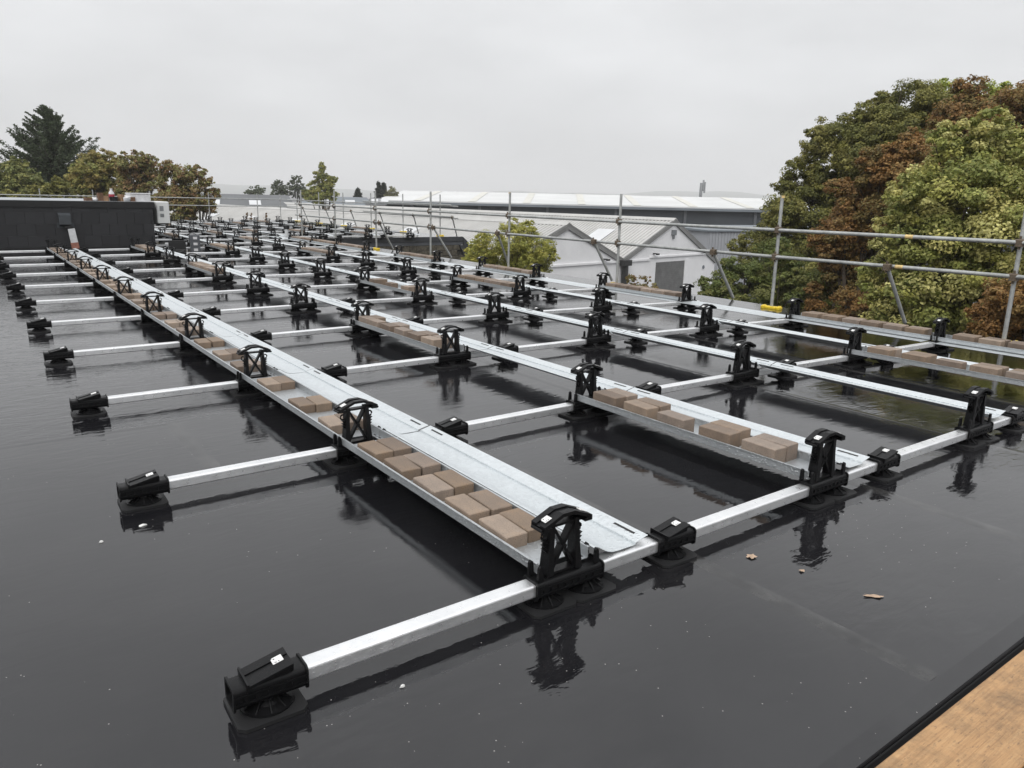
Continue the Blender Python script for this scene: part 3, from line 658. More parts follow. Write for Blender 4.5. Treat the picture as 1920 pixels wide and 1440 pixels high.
# ------------------------------------------------------------------ scaffold handrails
RP = 0.0242
def coupler(parent, loc, rz=0):
    m = CPL[0] if CPL else None
    if m is None:
        q = MB(); q.bbox(-0.05, 0.05, -0.042, 0.042, -0.042, 0.042, 0.012); q.tube([(0.03, -0.075, 0), (0.03, 0.075, 0)], 0.014, 6); q.tube([(-0.02, 0, -0.075), (-0.02, 0, 0.075)], 0.014, 6); q.tube([(0, -0.055, 0.03), (0, 0.055, 0.03)], 0.012, 6); m = q.mesh('coupler', 'coupler_steel'); CPL.append(m)
    return part(parent, 'coupler', m, loc, (0, 0, rz))
CPL = []
def pole(p0, p1, label, name='scaffold_pole', group=None, tape=(), r_=RP):
    p0, p1 = Vector(p0), Vector(p1); t = thing(name, label, 'pole', tuple(p0), 0, group)
    m = MB(); m.tube([(0, 0, 0), p1 - p0], r_, 12); part(t, 'tube', m.mesh('tube', 'scaffold_steel', True))
    for f in tape:
        a = (p1 - p0) * f; d_ = (p1 - p0).normalized() * 0.05
        m = MB(); m.tube([a - d_, a + d_], r_ + 0.002, 12); part(t, 'tape_band', m.mesh('tape_band', 'yellow_tape', True))
    return t
XP = 9.15; PY = [1.61, 4.76, 8.08, 11.5, 14.9, 18.0, 20.9, 23.8]; zb = zr(XP)
G1 = 'scaffold posts along the right roof edge'
basm = MB(); basm.bbox(-0.09, 0.09, -0.05, 0.05, 0.001, 0.035, 0.012); basm.bbox(-0.15, -0.09, -0.062, 0.062, 0.001, 0.045, 0.016); basm.bbox(0.09, 0.15, -0.062, 0.062, 0.001, 0.045, 0.016)
BASE = basm.mesh('yellow_foot', 'yellow_plastic')
for k, y in enumerate(PY):
    t = pole((XP, y, zb + 0.036), (XP, y + random.uniform(-.02, .02), 1.57), 'grey upright scaffold post on the right roof edge, %s from the camera' % ORD[k], 'scaffold_post', G1)
    part(t, 'yellow_foot', BASE, (0, 0, -0.036), (0, 0, R(90) + random.uniform(-.3, .3)))
    if k in (1, 3): 
        m = MB(); m.tube([(0, 0, 1.57 - zb - 0.036 - 0.03), (0, 0, 1.57 - zb - 0.030)], RP + 0.002, 12); part(t, 'tape_band', m.mesh('tape_band', 'yellow_tape', True))
    for z_ in (1.09, 0.705): coupler(t, (-0.03, 0, z_ - zb - 0.036))
XR = XP - 0.055
pole((XR, -0.9, 1.10), (XR, 6.3, 1.085), 'top guard rail of the right roof edge scaffold, near length', 'guard_rail', None, (0.52,))
pole((XR, 6.3, 1.085), (XR, 13.1, 1.085), 'top guard rail of the right roof edge scaffold, middle length', 'guard_rail')
pole((XR, 13.1, 1.085), (XR, 24.2, 1.10), 'top guard rail of the right roof edge scaffold, far length', 'guard_rail')
pole((XR, -0.9, 0.72), (XR, 6.3, 0.70), 'lower guard rail of the right roof edge scaffold, near length', 'guard_rail', None, (0.53,))
pole((XR, 6.3, 0.70), (XR, 13.1, 0.70), 'lower guard rail of the right roof edge scaffold, middle length', 'guard_rail')
pole((XR, 13.1, 0.70), (XR, 24.2, 0.72), 'lower guard rail of the right roof edge scaffold, far length', 'guard_rail')
for k, (y, yb) in enumerate(((3.05, 2.95), (5.85, 5.75), (8.65, 8.6), (11.8, 12.0), (14.6, 14.5), (17.6, 17.7))):
    t = pole((XR - 0.04, y, 0.70), (XR + 0.43, yb, zr(XE) + 0.02), 'slanting scaffold brace under the lower rail, %s from the camera' % ORD[k], 'scaffold_brace', 'slanting braces on the right edge'); coupler(t, (0, 0, 0))
# wing scaffold
XQ = XW - 0.4
for k, y in enumerate((24.2, 27.3, 30.4, 33.5, 36.6, 39.8)):
    t = pole((XQ, y, zw + 0.036), (XQ, y, 1.53), 'thin grey scaffold post on the roof wing edge, %s of its line' % ORD[k], 'scaffold_post', 'posts along the wing edge'); part(t, 'yellow_foot', BASE, (0, 0, -0.036))
    t = pole((XQ - 0.05, y - 1.0, 0.68), (XQ + 0.35, y - 0.7, zw + 0.01), 'slanting brace on the roof wing edge, %s of its line' % ORD[k], 'scaffold_brace', 'slanting braces on the wing'); coupler(t, (0, 0, 0))
for z_, nm_ in ((1.10, 'top'), (0.66, 'lower')):
    pole((XQ - 0.05, 22.8, z_), (XQ - 0.05, 41.2, z_ - 0.02), '%s guard rail along the edge of the roof wing' % nm_, 'guard_rail')
    pole((XQ - 0.11, 23.2, z_ + 0.045), (XQ - 0.11, 31, z_ + 0.06), 'spare scaffold tube lashed above the %s wing rail' % nm_, 'scaffold_tube')
# far edge
for k, x in enumerate((-1.5, 2.85, 5.1, 7.7, 10.6, 13.2, 14.5)):
    pole((x, 41.2, zr(x)), (x, 41.2, 1.40), 'distant scaffold post on the far roof edge, %s from the left' % COLN[k], 'scaffold_post', 'posts along the far roof edge')
for z_, nm_ in ((1.09, 'top'), (0.70, 'lower')): pole((-14, 41.15, z_), (15.4, 41.15, z_), '%s guard rail along the far roof edge' % nm_, 'guard_rail')

# ------------------------------------------------------------------ planks at the near edge, litter on the deck
for k, (y1, lab) in enumerate(((-1.152, 'worn orange-brown scaffold plank along the near roof edge'), (-1.386, 'second scaffold plank behind the first at the bottom right corner'))):
    m = MB(); m.bbox(-2.6, 4.4, y1 - 0.228, y1, -0.05, -0.002, 0.004); tag(build('scaffold_plank', m, 'timber'), lab, 'plank', 'scaffold planks')
def leaf_scrap(u, v, s, rz, label, asp=1.0):
    d = CM @ Vector(((u - 960) / 1400, -(v - 720) / 1400, -1)); p = CAM + d * (-CAM.z / d.z); n_ = 16; vs = []
    for k in range(n_):
        a = 2 * math.pi * k / n_; rr = s * (0.6 + 0.4 * abs(math.cos(2.5 * a))) * random.uniform(0.8, 1.1); vs.append((rr * math.cos(a), rr * asp * math.sin(a), 0.0035 + random.uniform(0, .004)))
    vs.append((0, 0, 0.006)); m = MB(); m.add(vs, [(k, (k + 1) % n_, n_) for k in range(n_)])
    tag(build('fallen_leaf', m, 'dead_leaf', None, (p.x, p.y, zr(p.x)), (0, 0, rz)), label, 'leaf', 'fallen leaves on the deck')
leaf_scrap(1408, 1047, 0.025, 0.3, 'small tan fallen leaf near the second foot of the nearest row'); leaf_scrap(1503, 1074, 0.014, 1, 'smallest dark tan leaf between the other two leaves')
leaf_scrap(1638, 1122, 0.046, -0.75, 'long tan fallen leaf lying farthest right on the deck', 0.30)
def scrap(u, v, s, label):
    d = CM @ Vector(((u - 960) / 1400, -(v - 720) / 1400, -1)); p = CAM + d * (-CAM.z / d.z); m = MB(); m.lathe([(s, 0.001), (s * .8, 0.006), (s * .3, 0.009)], 0, 0, 9)
    m.v = [(a * random.uniform(.8, 1.3) * 1.4, b * random.uniform(.5, .9), c) for a, b, c in m.v]; tag(build('white_scrap', m, 'white_scrap', None, (p.x, p.y, 0)), label, 'scrap', 'white scraps on the deck')
scrap(268, 986, 0.011, 'larger white scrap on the wet deck below the second-row foot'); scrap(190, 1017, 0.006, 'tiny white scrap left of the larger one'); scrap(755, 1288, 0.006, 'pale bubble on the deck right of the nearest foot')

# ------------------------------------------------------------------ ground, hills
m = MB(); m.add([(-4500, -4500, ZG), (4500, -4500, ZG), (4500, 4500, ZG), (-4500, 4500, ZG)], [(0, 1, 2, 3)]); tag(build('ground', m, 'asphalt'), kind='structure')
m = MB(); vs, fs = [], []; N = 90
for k in range(N + 1):
    az = R(-40 + 130 * k / N); 
    hh = 44 + 15 * math.sin(k * 0.21 + 1) + 8 * math.sin(k * 0.63) + 4 * math.sin(k * 1.7)
    for d_, z in ((3300, ZG - 1), (3700, ZG + hh * 0.7), (4200, ZG + hh)): vs.append((d_ * math.sin(az), d_ * math.cos(az), z))
for k in range(N):
    for j in range(2): a = k * 3 + j; fs.append((a, a + 3, a + 4, a + 1))
m.add(vs, fs); tag(build('hills', m, 'hill_green', smooth=True), kind='structure')

# ------------------------------------------------------------------ twin-gabled white building
th = R(8); gb = thing('gabled_workshop', 'white rendered workshop with two gables and long pale corrugated roofs', 'building', (28.17, 32.0, 0), th)
LB = 74.0
GX = [(-5.45, -2.2), (0.0, -0.02), (5.32, -2.25), (10.81, 0.2), (16.4, -2.65)]     # eave, ridge, valley, ridge, eave
m = MB(); m.prism([(GX[0][0], ZG), (GX[4][0], ZG)] + [GX[4], GX[3], GX[2], GX[1], GX[0]], 'y', 0, 0.35)
m.box(GX[0][0], GX[0][0] + 0.3, 0.35, LB, ZG, GX[0][1] - 0.15); m.box(GX[4][0] - 0.3, GX[4][0], 0.35, LB, ZG, GX[4][1] - 0.15); part(gb, 'wall', m.mesh('wall', 'white_render'))
for k in range(4):
    (xa, za), (xb, zb2) = GX[k], GX[k + 1]; q = MB(); vs = []; fs = []; pitch_ = 0.30; nn = int(LB / pitch_); nx, nzv = -(zb2 - za), (xb - xa); ll = math.hypot(nx, nzv); nx, nzv = nx / ll, nzv / ll
    for i in range(nn):
        y = -0.12 + i * pitch_
        for dy, hgt in ((0, 0.05), (0.12, 0.05), (0.15, 0.115), (0.27, 0.115)):
            vs += [(xa + nx * hgt, y + dy, za + nzv * hgt), (xb + nx * hgt, y + dy, zb2 + nzv * hgt)]
    for i in range(len(vs) // 2 - 1): fs.append((2 * i, 2 * i + 1, 2 * i + 3, 2 * i + 2))
    q.add(vs, fs); sl_ = part(gb, 'roof_slope', q.mesh('roof_slope', 'corrugated_roof'))
    if k in (0, 2):
        for i in range(9):
            y0 = 3.5 + i * 8.0; f0, f1 = (0.28, 0.66); q = MB()
            pts = [(xa + (xb - xa) * f + nx * hh_, za + (zb2 - za) * f + nzv * hh_) for f, hh_ in ((f0, 0.12), (f1, 0.12), (f1, 0.15), (f0, 0.15))]
            q.prism(pts, 'y', y0, y0 + 1.5); part(sl_, 'rooflight', q.mesh('rooflight', 'rooflight_pale'))
for k in (1, 3):
    x, z = GX[k]; q = MB(); q.prism([(x - 0.28, z + 0.02), (x, z + 0.20), (x + 0.28, z + 0.02), (x, z + 0.14)], 'y', -0.12, LB); part(gb, 'ridge_cap', q.mesh('ridge_cap', 'corrugated_roof'))
for k in range(4):
    (xa, za), (xb, zb2) = GX[k], GX[k + 1]; q = MB(); q.prism([(xa, za + 0.14), (xb, zb2 + 0.14), (xb, zb2 - 0.22), (xa, za - 0.22)], 'y', -0.10 - 0.004 * k, -0.012); part(gb, 'verge_board', q.mesh('verge_board', 'verge_grey'))
dr = MB(); dr.box(9.0, 12.4, -0.008, 0.0, ZG, -2.52); dro = part(gb, 'roller_door', dr.mesh('roller_door', 'shutter_grey'))
slm = MB(); slm.bbox(0, 3.36, -0.028, -0.009, 0, 0.115, 0.004); slme = slm.mesh('door_slat', 'shutter_grey'); z = -2.66
while z > -6.4: part(dro, 'door_slat', slme, (9.02, 0, z)); z -= 0.125
for xa, xb in ((-3.2, 0.9),):
    q = MB(); q.box(xa, xb, -0.008, 0.0, ZG, -3.1); d2_ = part(gb, 'roller_door', q.mesh('roller_door', 'shutter_grey')); z = -3.24
    q = MB(); q.bbox(0, xb - xa - 0.04, -0.028, -0.009, 0, 0.115, 0.004); me_ = q.mesh('door_slat', 'shutter_grey')
    while z > -6.4: part(d2_, 'door_slat', me_, (xa + 0.02, 0, z)); z -= 0.125
q = MB(); q.box(12.42, 12.95, -0.05, -0.001, ZG, -2.45); part(gb, 'door_jamb', q.mesh('door_jamb', 'white_render'))
q = MB(); q.box(-5.4, 8.2, -0.09, -0.001, -2.36, -2.24); q.box(8.2, 16.3, -0.085, -0.001, -2.20, -2.09); part(gb, 'wall_ledge', q.mesh('wall_ledge', 'white_render'))
q = MB(); q.tube([(5.32, -0.25, -2.3), (5.32, -0.25, ZG)], 0.22, 12); q.box(4.95, 5.7, -0.5, -0.11, -2.55, -2.2); part(gb, 'downpipe', q.mesh('downpipe', 'pipe_black', True))
for x, z in ((3.4, -2.12), (8.6, -1.95), (14.2, -1.85)):
    q = MB(); q.box(x, x + 0.16, -0.22, -0.002, z, z + 0.07); q.box(x + 0.02, x + 0.3, -0.32, -0.221, z - 0.06, z + 0.05); part(gb, 'wall_lamp', q.mesh('wall_lamp', 'pipe_black'))
q = MB(); q.box(10.55, 11.0, -0.14, -0.002, -0.75, -0.40); q.box(10.7, 10.85, -0.1, -0.003, -1.0, -0.751); part(gb, 'gable_vent', q.mesh('gable_vent', 'grille_grey'))
q = MB(); q.lathe([(0.14, 0), (0.14, 0.03)], 0, 0, 14); o = part(gb, 'round_sign', q.mesh('round_sign', 'far_roof_blue'), (14.9, -0.005, -3.1), (R(90), 0, 0))

# ------------------------------------------------------------------ big warehouse beyond
A, B = at(716, 380, 118), at(1400, 396, 118); ang = math.atan2(B.y - A.y, B.x - A.x)
wh = thing('warehouse', 'large grey-walled warehouse with white low-pitched roof behind the workshop', 'building', (A.x, A.y, 0), ang)
LW = (B - A).length * 1.75; ze = 0.42
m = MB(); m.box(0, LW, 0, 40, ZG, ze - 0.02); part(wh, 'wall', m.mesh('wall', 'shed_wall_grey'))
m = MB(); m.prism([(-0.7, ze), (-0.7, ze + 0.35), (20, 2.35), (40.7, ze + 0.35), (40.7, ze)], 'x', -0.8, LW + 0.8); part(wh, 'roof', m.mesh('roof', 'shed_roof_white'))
m = MB(); m.box(-0.8, LW + 0.8, -0.86, -0.70, ze - 0.18, ze + 0.17); part(wh, 'gutter', m.mesh('gutter', 'far_roof_blue'))
q = MB(); q.box(0, 0.35, -0.30, -0.01, ZG, ze - 0.03); pme = q.mesh('column', 'fascia_grey')
for k in range(12): part(wh, 'column', pme, (4.5 + k * 10.2, 0, 0))
q = MB(); q.prism([(-0.7, ze + 0.38), (19.6, 2.36), (19.6, 2.40), (-0.7, ze + 0.42)], 'x', 0, 1.1); rme = q.mesh('rooflight', 'rooflight_cream')
for k in range(15): part(wh, 'rooflight', rme, (5 + k * 8.2, 0, 0))
# pale ribbed shed seen to the right of the gable
p = at(1330, 440, 74); sh = thing('ribbed_shed', 'pale ribbed metal shed wall right of the right-hand gable', 'building', (p.x, p.y, 0), R(-12))
m = MB(); m.box(0, 26, 0.06, 14, ZG, -1.2); part(sh, 'wall', m.mesh('wall', 'shed_wall_pale'))
q = MB(); q.box(0, 0.16, 0, 0.058, ZG, -1.21); rb = q.mesh('rib', 'shed_wall_pale')
for k in range(72): part(sh, 'rib', rb, (0.1 + k * 0.36, 0, 0))
m = MB(); m.prism([(-0.15, -1.19), (-0.15, -1.07), (7, -0.9), (14.3, -1.07), (14.3, -1.19)], 'x', -0.3, 26.3); part(sh, 'roof', m.mesh('roof', 'far_roof_blue'))

def far_house(name, label, u0, u1, vt, ve, d, roofm, depth=12, hip=0.0):
    a, b = at(u0, ve, d), at(u1, ve, d); an = math.atan2(b.y - a.y, b.x - a.x); zr_ = at((u0 + u1) / 2, vt, d + depth / 2).z; t = thing(name, label, 'building', (a.x, a.y, 0), an); Lh = math.hypot(b.x - a.x, b.y - a.y); z0 = (a.z + b.z) / 2
    m = MB(); m.box(0.2, Lh - 0.2, 0.2, depth - 0.2, ZG, z0 - 0.02); part(t, 'wall', m.mesh('wall', 'far_wall'))
    h_ = hip * Lh; m = MB(); m.add([(0, 0, z0), (Lh, 0, z0), (Lh, depth, z0), (0, depth, z0), (h_, depth / 2, zr_), (Lh - h_, depth / 2, zr_)], [(0, 1, 5, 4), (1, 2, 5), (2, 3, 4, 5), (3, 0, 4), (3, 2, 1, 0)]); r_ = part(t, 'roof', m.mesh('roof', roofm))
    for f in (0.25, 0.6):
        q = MB(); dz = (zr_ - z0) / (depth / 2); x = Lh * f; q.add([(x, 1.2, z0 + 1.2 * dz + .05), (x + 1.3, 1.2, z0 + 1.2 * dz + .05), (x + 1.3, 4, z0 + 4 * dz + .05), (x, 4, z0 + 4 * dz + .05)], [(0, 1, 2, 3)]); part(r_, 'rooflight', q.mesh('rooflight', 'rooflight_pale'))
    return t
far_house('distant_shed', 'long dark-roofed shed behind the far rails at left', 330, 556, 364, 388, 92, 'far_roof_dark', 16, 0.03)
far_house('distant_shed', 'blue-grey roofed shed between the yellow tree and the warehouse', 560, 705, 369, 384, 104, 'far_roof_blue', 14, 0.1)
far_house('distant_shed', 'small slate-blue gabled shed just left of the warehouse roof end', 684, 726, 371, 384, 98, 'far_roof_dark', 10, 0.25)
mp = at(1313, 372, 170); ms = thing('phone_mast', 'slim phone mast with panel antennas above the warehouse roof', 'mast', (mp.x, mp.y, ZG))
m = MB(); m.tube([(0, 0, 0), (0, 0, 12.0)], [0.45, 0.3], 10); part(ms, 'pole', m.mesh('pole', 'mast_grey', True))
for k, (dx, dz) in enumerate(((-0.5, 9.6), (0.05, 10.3), (0.55, 9.9))):
    m = MB(); m.bbox(dx - 0.16, dx + 0.16, -0.62, -0.36, dz, dz + 2.3, 0.03); m.box(dx - 0.05, dx + 0.05, -0.36, 0, dz + 0.9, dz + 1.0); part(ms, 'antenna', m.mesh('antenna', 'mast_grey'))

# ------------------------------------------------------------------ trees
def leaf_mesh(name, C, Nn, sz, cols, asp=0.62):
    """C: leaf centres, Nn: leaf facing, one folded diamond leaf each"""
    n_ = len(C); a = np.cross(Nn, RNG.normal(size=(n_, 3))); a /= np.linalg.norm(a, axis=1)[:, None] + 1e-9; b = np.cross(Nn, a)
    s = sz[:, None]; V = np.stack([C - a * s, C - b * s * asp + Nn * s * .18, C + a * s, C + b * s * asp + Nn * s * .18], 1).reshape(-1, 3)
    me = bpy.data.meshes.new(name); me.vertices.add(4 * n_); me.vertices.foreach_set('co', V.astype(np.float32).ravel())
    me.loops.add(4 * n_); me.loops.foreach_set('vertex_index', np.arange(4 * n_, dtype=np.int32)); me.polygons.add(n_); me.polygons.foreach_set('loop_start', np.arange(0, 4 * n_, 4, dtype=np.int32))
    at_ = me.color_attributes.new('leafcol', 'FLOAT_COLOR', 'POINT'); c4 = np.ones((n_, 4, 4), np.float32); c4[:, :, :3] = cols[:, None, :]; at_.data.foreach_set('color', c4.ravel())
    me.materials.append(MATS['foliage']); me.update(); return me
def unit(n_):
    d = RNG.normal(size=(n_, 3)); return d / np.linalg.norm(d, axis=1)[:, None]
LEAVES = [0]
def tree(name, label, lobes, d, pal, leaf=0.09, dens=26, trunk_r=0.22, base=None, group=None, spread=0.35, cat='tree', clumps=26, gap=0.0):
    Lb = [(at(u, v, d + random.uniform(-1, 1) * spread * r_ / 1400 * d * 2), r_ / 1400 * d * 1.0) for u, v, r_ in lobes]
    cx = sum(p.x for p, _ in Lb) / len(Lb); cy = sum(p.y for p, _ in Lb) / len(Lb)
    t = thing(name, label, cat, (cx, cy, ZG), 0, group); o0 = np.array([cx, cy, ZG]); pal = np.array(pal, float) * 1.75; leaf *= 0.56; dens *= 0.54
    sub = []
    for p, r_ in Lb:
        for q in unit(6): sub.append((p + Vector(q * np.array([1, 1, .9])) * r_ * random.uniform(.65, 1.05), r_ * random.uniform(.26, .48)))
    Lf = [(p, r_ * .9) for p, r_ in Lb] + sub
    Cs, Ns, Sz, Co = [], [], [], []
    for p, r_ in Lf:
        k = max(6, int(clumps * random.uniform(.8, 1.2) * (1 if r_ > 0.6 * Lb[0][1] else .6))); cd = unit(k); rad = r_ * (0.45 + 0.55 * RNG.random(k) ** 0.5); cc = np.array(p) + cd * rad[:, None] * np.array([1, 1, .88]); n_ = int(dens * (r_ / leaf) ** 2 / k) + 3
        for q in range(k):
            cr = r_ * RNG.uniform(.20, .42); dd = unit(n_); ll = cr * RNG.random(n_) ** 0.45; P_ = cc[q] + dd * ll[:, None] * np.array([1.1, 1.1, .7])
            nn_ = dd * .6 + cd[q] * .3 + np.array([0, 0, .55]) + RNG.normal(size=(n_, 3)) * .45; nn_ /= np.linalg.norm(nn_, axis=1)[:, None]
            base_c = pal[RNG.integers(len(pal))] * RNG.uniform(.82, 1.18); alt = pal[RNG.integers(len(pal), size=n_)]; mixf = RNG.random(n_)[:, None] * .55
            Cs.append(P_); Ns.append(nn_); Sz.append(leaf * RNG.uniform(.6, 1.25, n_)); Co.append((base_c * (1 - mixf) + alt * mixf) * RNG.uniform(.75, 1.25, (n_, 1)))
    Cs = np.concatenate(Cs) - o0; LEAVES[0] += len(Cs); part(t, 'crown', leaf_mesh('crown', Cs, np.concatenate(Ns), np.concatenate(Sz), np.clip(np.concatenate(Co), 0.004, 1)))
    m = MB(); top = max(p.z for p, _ in Lb); fork = ZG + (top - ZG) * 0.38; m.tube([(0, 0, 0), (0.05, 0, (fork - ZG) * .5), (0.1, 0.05, fork - ZG), (0.1, 0.1, (top - ZG) * .75)], [trunk_r, trunk_r * .8, trunk_r * .6, trunk_r * .2], 9)
    for p, r_ in Lb:
        e = Vector(p) - Vector(o0); s_ = Vector((0.05, 0.02, (fork - ZG) * random.uniform(.7, 1.25))); mid = s_.lerp(e, .5) + Vector((random.uniform(-.2, .2), random.uniform(-.2, .2), random.uniform(0, .3))); m.tube([s_, mid, e], [trunk_r * .35, trunk_r * .2, trunk_r * .07], 6)
        for _ in range(3):
            e2 = e + Vector(unit(1)[0]) * r_ * .8; m.tube([mid.lerp(e, .5), e2], [trunk_r * .1, trunk_r * .03], 4)
    part(t, 'trunk', m.mesh('trunk', 'bark', True)); return t
GREEN = [(0.105, 0.106, 0.028), (0.135, 0.128, 0.034), (0.080, 0.085, 0.024), (0.165, 0.152, 0.045)]
RUST = [(0.155, 0.086, 0.030), (0.19, 0.104, 0.036), (0.12, 0.070, 0.026), (0.17, 0.115, 0.042), (0.11, 0.09, 0.03)]
YEL = [(0.23, 0.225, 0.06), (0.33, 0.30, 0.11), (0.17, 0.18, 0.05), (0.12, 0.14, 0.038), (0.15, 0.165, 0.045), (0.34, 0.32, 0.13)]
LIME = [(0.22, 0.24, 0.05), (0.17, 0.20, 0.045)]
AUT = [(0.19, 0.175, 0.052), (0.19, 0.145, 0.05), (0.15, 0.13, 0.045), (0.14, 0.155, 0.046)]
REDA = [(0.16, 0.112, 0.05), (0.175, 0.105, 0.054), (0.15, 0.14, 0.05), (0.14, 0.145, 0.05)]
tree('broadleaf_tree', 'tall dark green tree forming the left flank of the right-hand group', [(1690, 205, 55), (1745, 215, 65), (1640, 235, 45), (1585, 265, 55), (1560, 320, 65), (1640, 300, 75), (1505, 345, 45), (1520, 400, 65), (1600, 390, 80), (1470, 400, 38), (1470, 455, 50), (1420, 470, 42), (1560, 490, 75), (1500, 520, 70), (1780, 260, 70), (1700, 290, 80)], 31, GREEN, 0.085, 26, 0.35)
tree('broadleaf_tree', 'bright lime green treetop peeping over the rust tree at upper right', [(1790, 188, 36), (1835, 195, 40), (1885, 205, 36), (1850, 230, 50)], 40, LIME, 0.10, 22, 0.3)
tree('chestnut_tree', 'rust brown treetop at the upper right edge behind the yellow-green tree', [(1800, 225, 45), (1850, 215, 50), (1900, 225, 55), (1960, 230, 60), (1830, 270, 60), (1900, 290, 70), (1760, 260, 40)], 28, RUST, 0.085, 26, 0.3)
tree('chestnut_tree', 'rust brown chestnut between the dark green and the yellow-green tree', [(1720, 300, 52), (1660, 330, 50), (1700, 360, 65), (1620, 370, 45), (1640, 420, 60), (1590, 400, 35), (1580, 440, 42), (1560, 460, 34), (1640, 480, 62), (1590, 510, 50), (1560, 560, 45), (1610, 580, 60), (1660, 560, 55), (1580, 620, 50), (1640, 640, 60)], 23.5, RUST, 0.07, 28, 0.3)
tree('maple_tree', 'large yellow-green maple filling the right side behind the scaffold rails', [(1800, 300, 58), (1860, 290, 62), (1760, 350, 50), (1720, 410, 55), (1810, 390, 85), (1890, 370, 85), (1690, 460, 48), (1770, 480, 85), (1870, 470, 90), (1660, 520, 45), (1700, 560, 65), (1790, 570, 80), (1860, 560, 70), (1680, 620, 60), (1740, 650, 70), (1660, 660, 45), (1950, 430, 100), (1960, 330, 80), (1820, 640, 70), (1950, 540, 90)], 18, YEL, 0.07, 24, 0.3)
tree('chestnut_tree', 'orange-brown leafy branches at the right edge below the lower rail', [(1890, 560, 45), (1905, 630, 60), (1850, 680, 50), (1945, 600, 70), (1800, 700, 32), (1920, 700, 60), (1870, 600, 40)], 14, RUST[:4] + [(0.19, 0.115, 0.04)], 0.05, 26, 0.16)
tree('broadleaf_tree', 'low green bushy tree right of the white gable below the rails', [(1395, 515, 45), (1450, 500, 55), (1350, 535, 38), (1480, 560, 60), (1420, 565, 55), (1330, 565, 32), (1530, 580, 55), (1370, 590, 45), (1460, 620, 60)], 25, [(0.085, 0.105, 0.028), (0.11, 0.125, 0.036), (0.065, 0.085, 0.026), (0.14, 0.14, 0.045)], 0.065, 26, 0.25)
tree('birch_tree', 'young yellow-green tree in front of the white workshop wall', [(985, 432, 20), (960, 450, 34), (920, 460, 34), (1000, 462, 32), (1020, 480, 22), (890, 478, 24), (945, 490, 42), (995, 500, 34), (905, 505, 34), (970, 525, 45)], 26, [(0.23, 0.23, 0.055), (0.29, 0.265, 0.07), (0.18, 0.19, 0.048)], 0.05, 16, 0.14, clumps=40)
tree('sapling', 'thin reddish sapling rising beside the roller door', [(1200, 530, 20), (1185, 522, 9), (1222, 545, 14), (1180, 545, 14), (1205, 560, 24)], 21, [(0.17, 0.095, 0.045), (0.16, 0.13, 0.05), (0.12, 0.12, 0.045)], 0.045, 9, 0.04, clumps=14)
tree('sapling', 'small yellow shrub just in front of the roller door', [(1245, 560, 16), (1262, 555, 12), (1235, 575, 18)], 21, [(0.2, 0.17, 0.05), (0.15, 0.14, 0.045)], 0.045, 11, 0.04, clumps=14)
# left-hand group
tree('broadleaf_tree', 'pale yellow-green tree at the far left beside the conifer', [(8, 325, 24), (28, 318, 20), (45, 340, 26), (10, 355, 28), (66, 350, 20), (-30, 330, 40), (40, 365, 26)], 56, [(0.14, 0.15, 0.05), (0.18, 0.175, 0.06), (0.10, 0.115, 0.04)], 0.15, 22, 0.3)
tree('maple_tree', 'golden green autumn tree right of the conifer', [(170, 305, 22), (200, 300, 20), (160, 330, 30), (195, 330, 30), (225, 325, 22), (175, 360, 34), (215, 362, 30)], 54, AUT, 0.14, 24, 0.3)
tree('maple_tree', 'russet autumn tree in the middle of the left-hand trees', [(262, 300, 17), (240, 308, 18), (282, 305, 14), (250, 330, 28), (280, 330, 22), (245, 362, 30), (278, 365, 26)], 52, REDA, 0.13, 24, 0.3)
tree('maple_tree', 'reddish autumn tree above the air conditioner, rightmost of the left-hand trees', [(318, 315, 15), (345, 325, 20), (372, 325, 13), (320, 340, 25), (355, 350, 26), (385, 340, 11), (325, 372, 28), (362, 378, 26), (396, 366, 12), (390, 388, 16), (405, 358, 7), (340, 398, 24)], 48, REDA, 0.11, 24, 0.28)
tree('hedge_tree', 'dark green undergrowth directly behind the plant room at left', [(20, 372, 18), (60, 370, 18), (95, 364, 18), (130, 366, 18), (110, 350, 14)], 50, GREEN, 0.12, 24, 0.2)
tree('broadleaf_tree', 'slender yellow-green tree beyond the far rails, tallest of the middle distance', [(603, 315, 8), (597, 330, 12), (610, 335, 10), (622, 338, 9), (592, 348, 15), (612, 352, 15), (600, 368, 18), (582, 366, 12), (622, 366, 12)], 80, [(0.16, 0.165, 0.05), (0.20, 0.19, 0.06), (0.12, 0.135, 0.042)], 0.14, 30, 0.25, clumps=22)
for k, (lb, lo) in enumerate((('round grey-green tree on the skyline, leftmost of the middle distance trees', [(478, 356, 9), (490, 360, 9), (468, 363, 8), (480, 368, 11)]), ('feathery grey-green tree on the skyline left of the tall yellow tree', [(522, 345, 9), (530, 355, 11), (515, 360, 11), (538, 362, 10), (524, 368, 12)]),
        ('dark feathery tree touching the left side of the tall yellow tree', [(556, 336, 9), (550, 348, 12), (564, 350, 11), (556, 362, 14), (572, 362, 10)]), ('pale bushy tree on the skyline beside two small conifers', [(733, 356, 8), (742, 362, 7), (728, 366, 9), (738, 370, 9)]))):
    tree('skyline_tree', lb, lo, 125, [(0.07, 0.085, 0.05), (0.085, 0.095, 0.06), (0.06, 0.07, 0.045)] if k < 3 else [(0.14, 0.135, 0.07), (0.11, 0.11, 0.06)], 0.24, 14, 0.25, clumps=12, group='trees on the skyline')
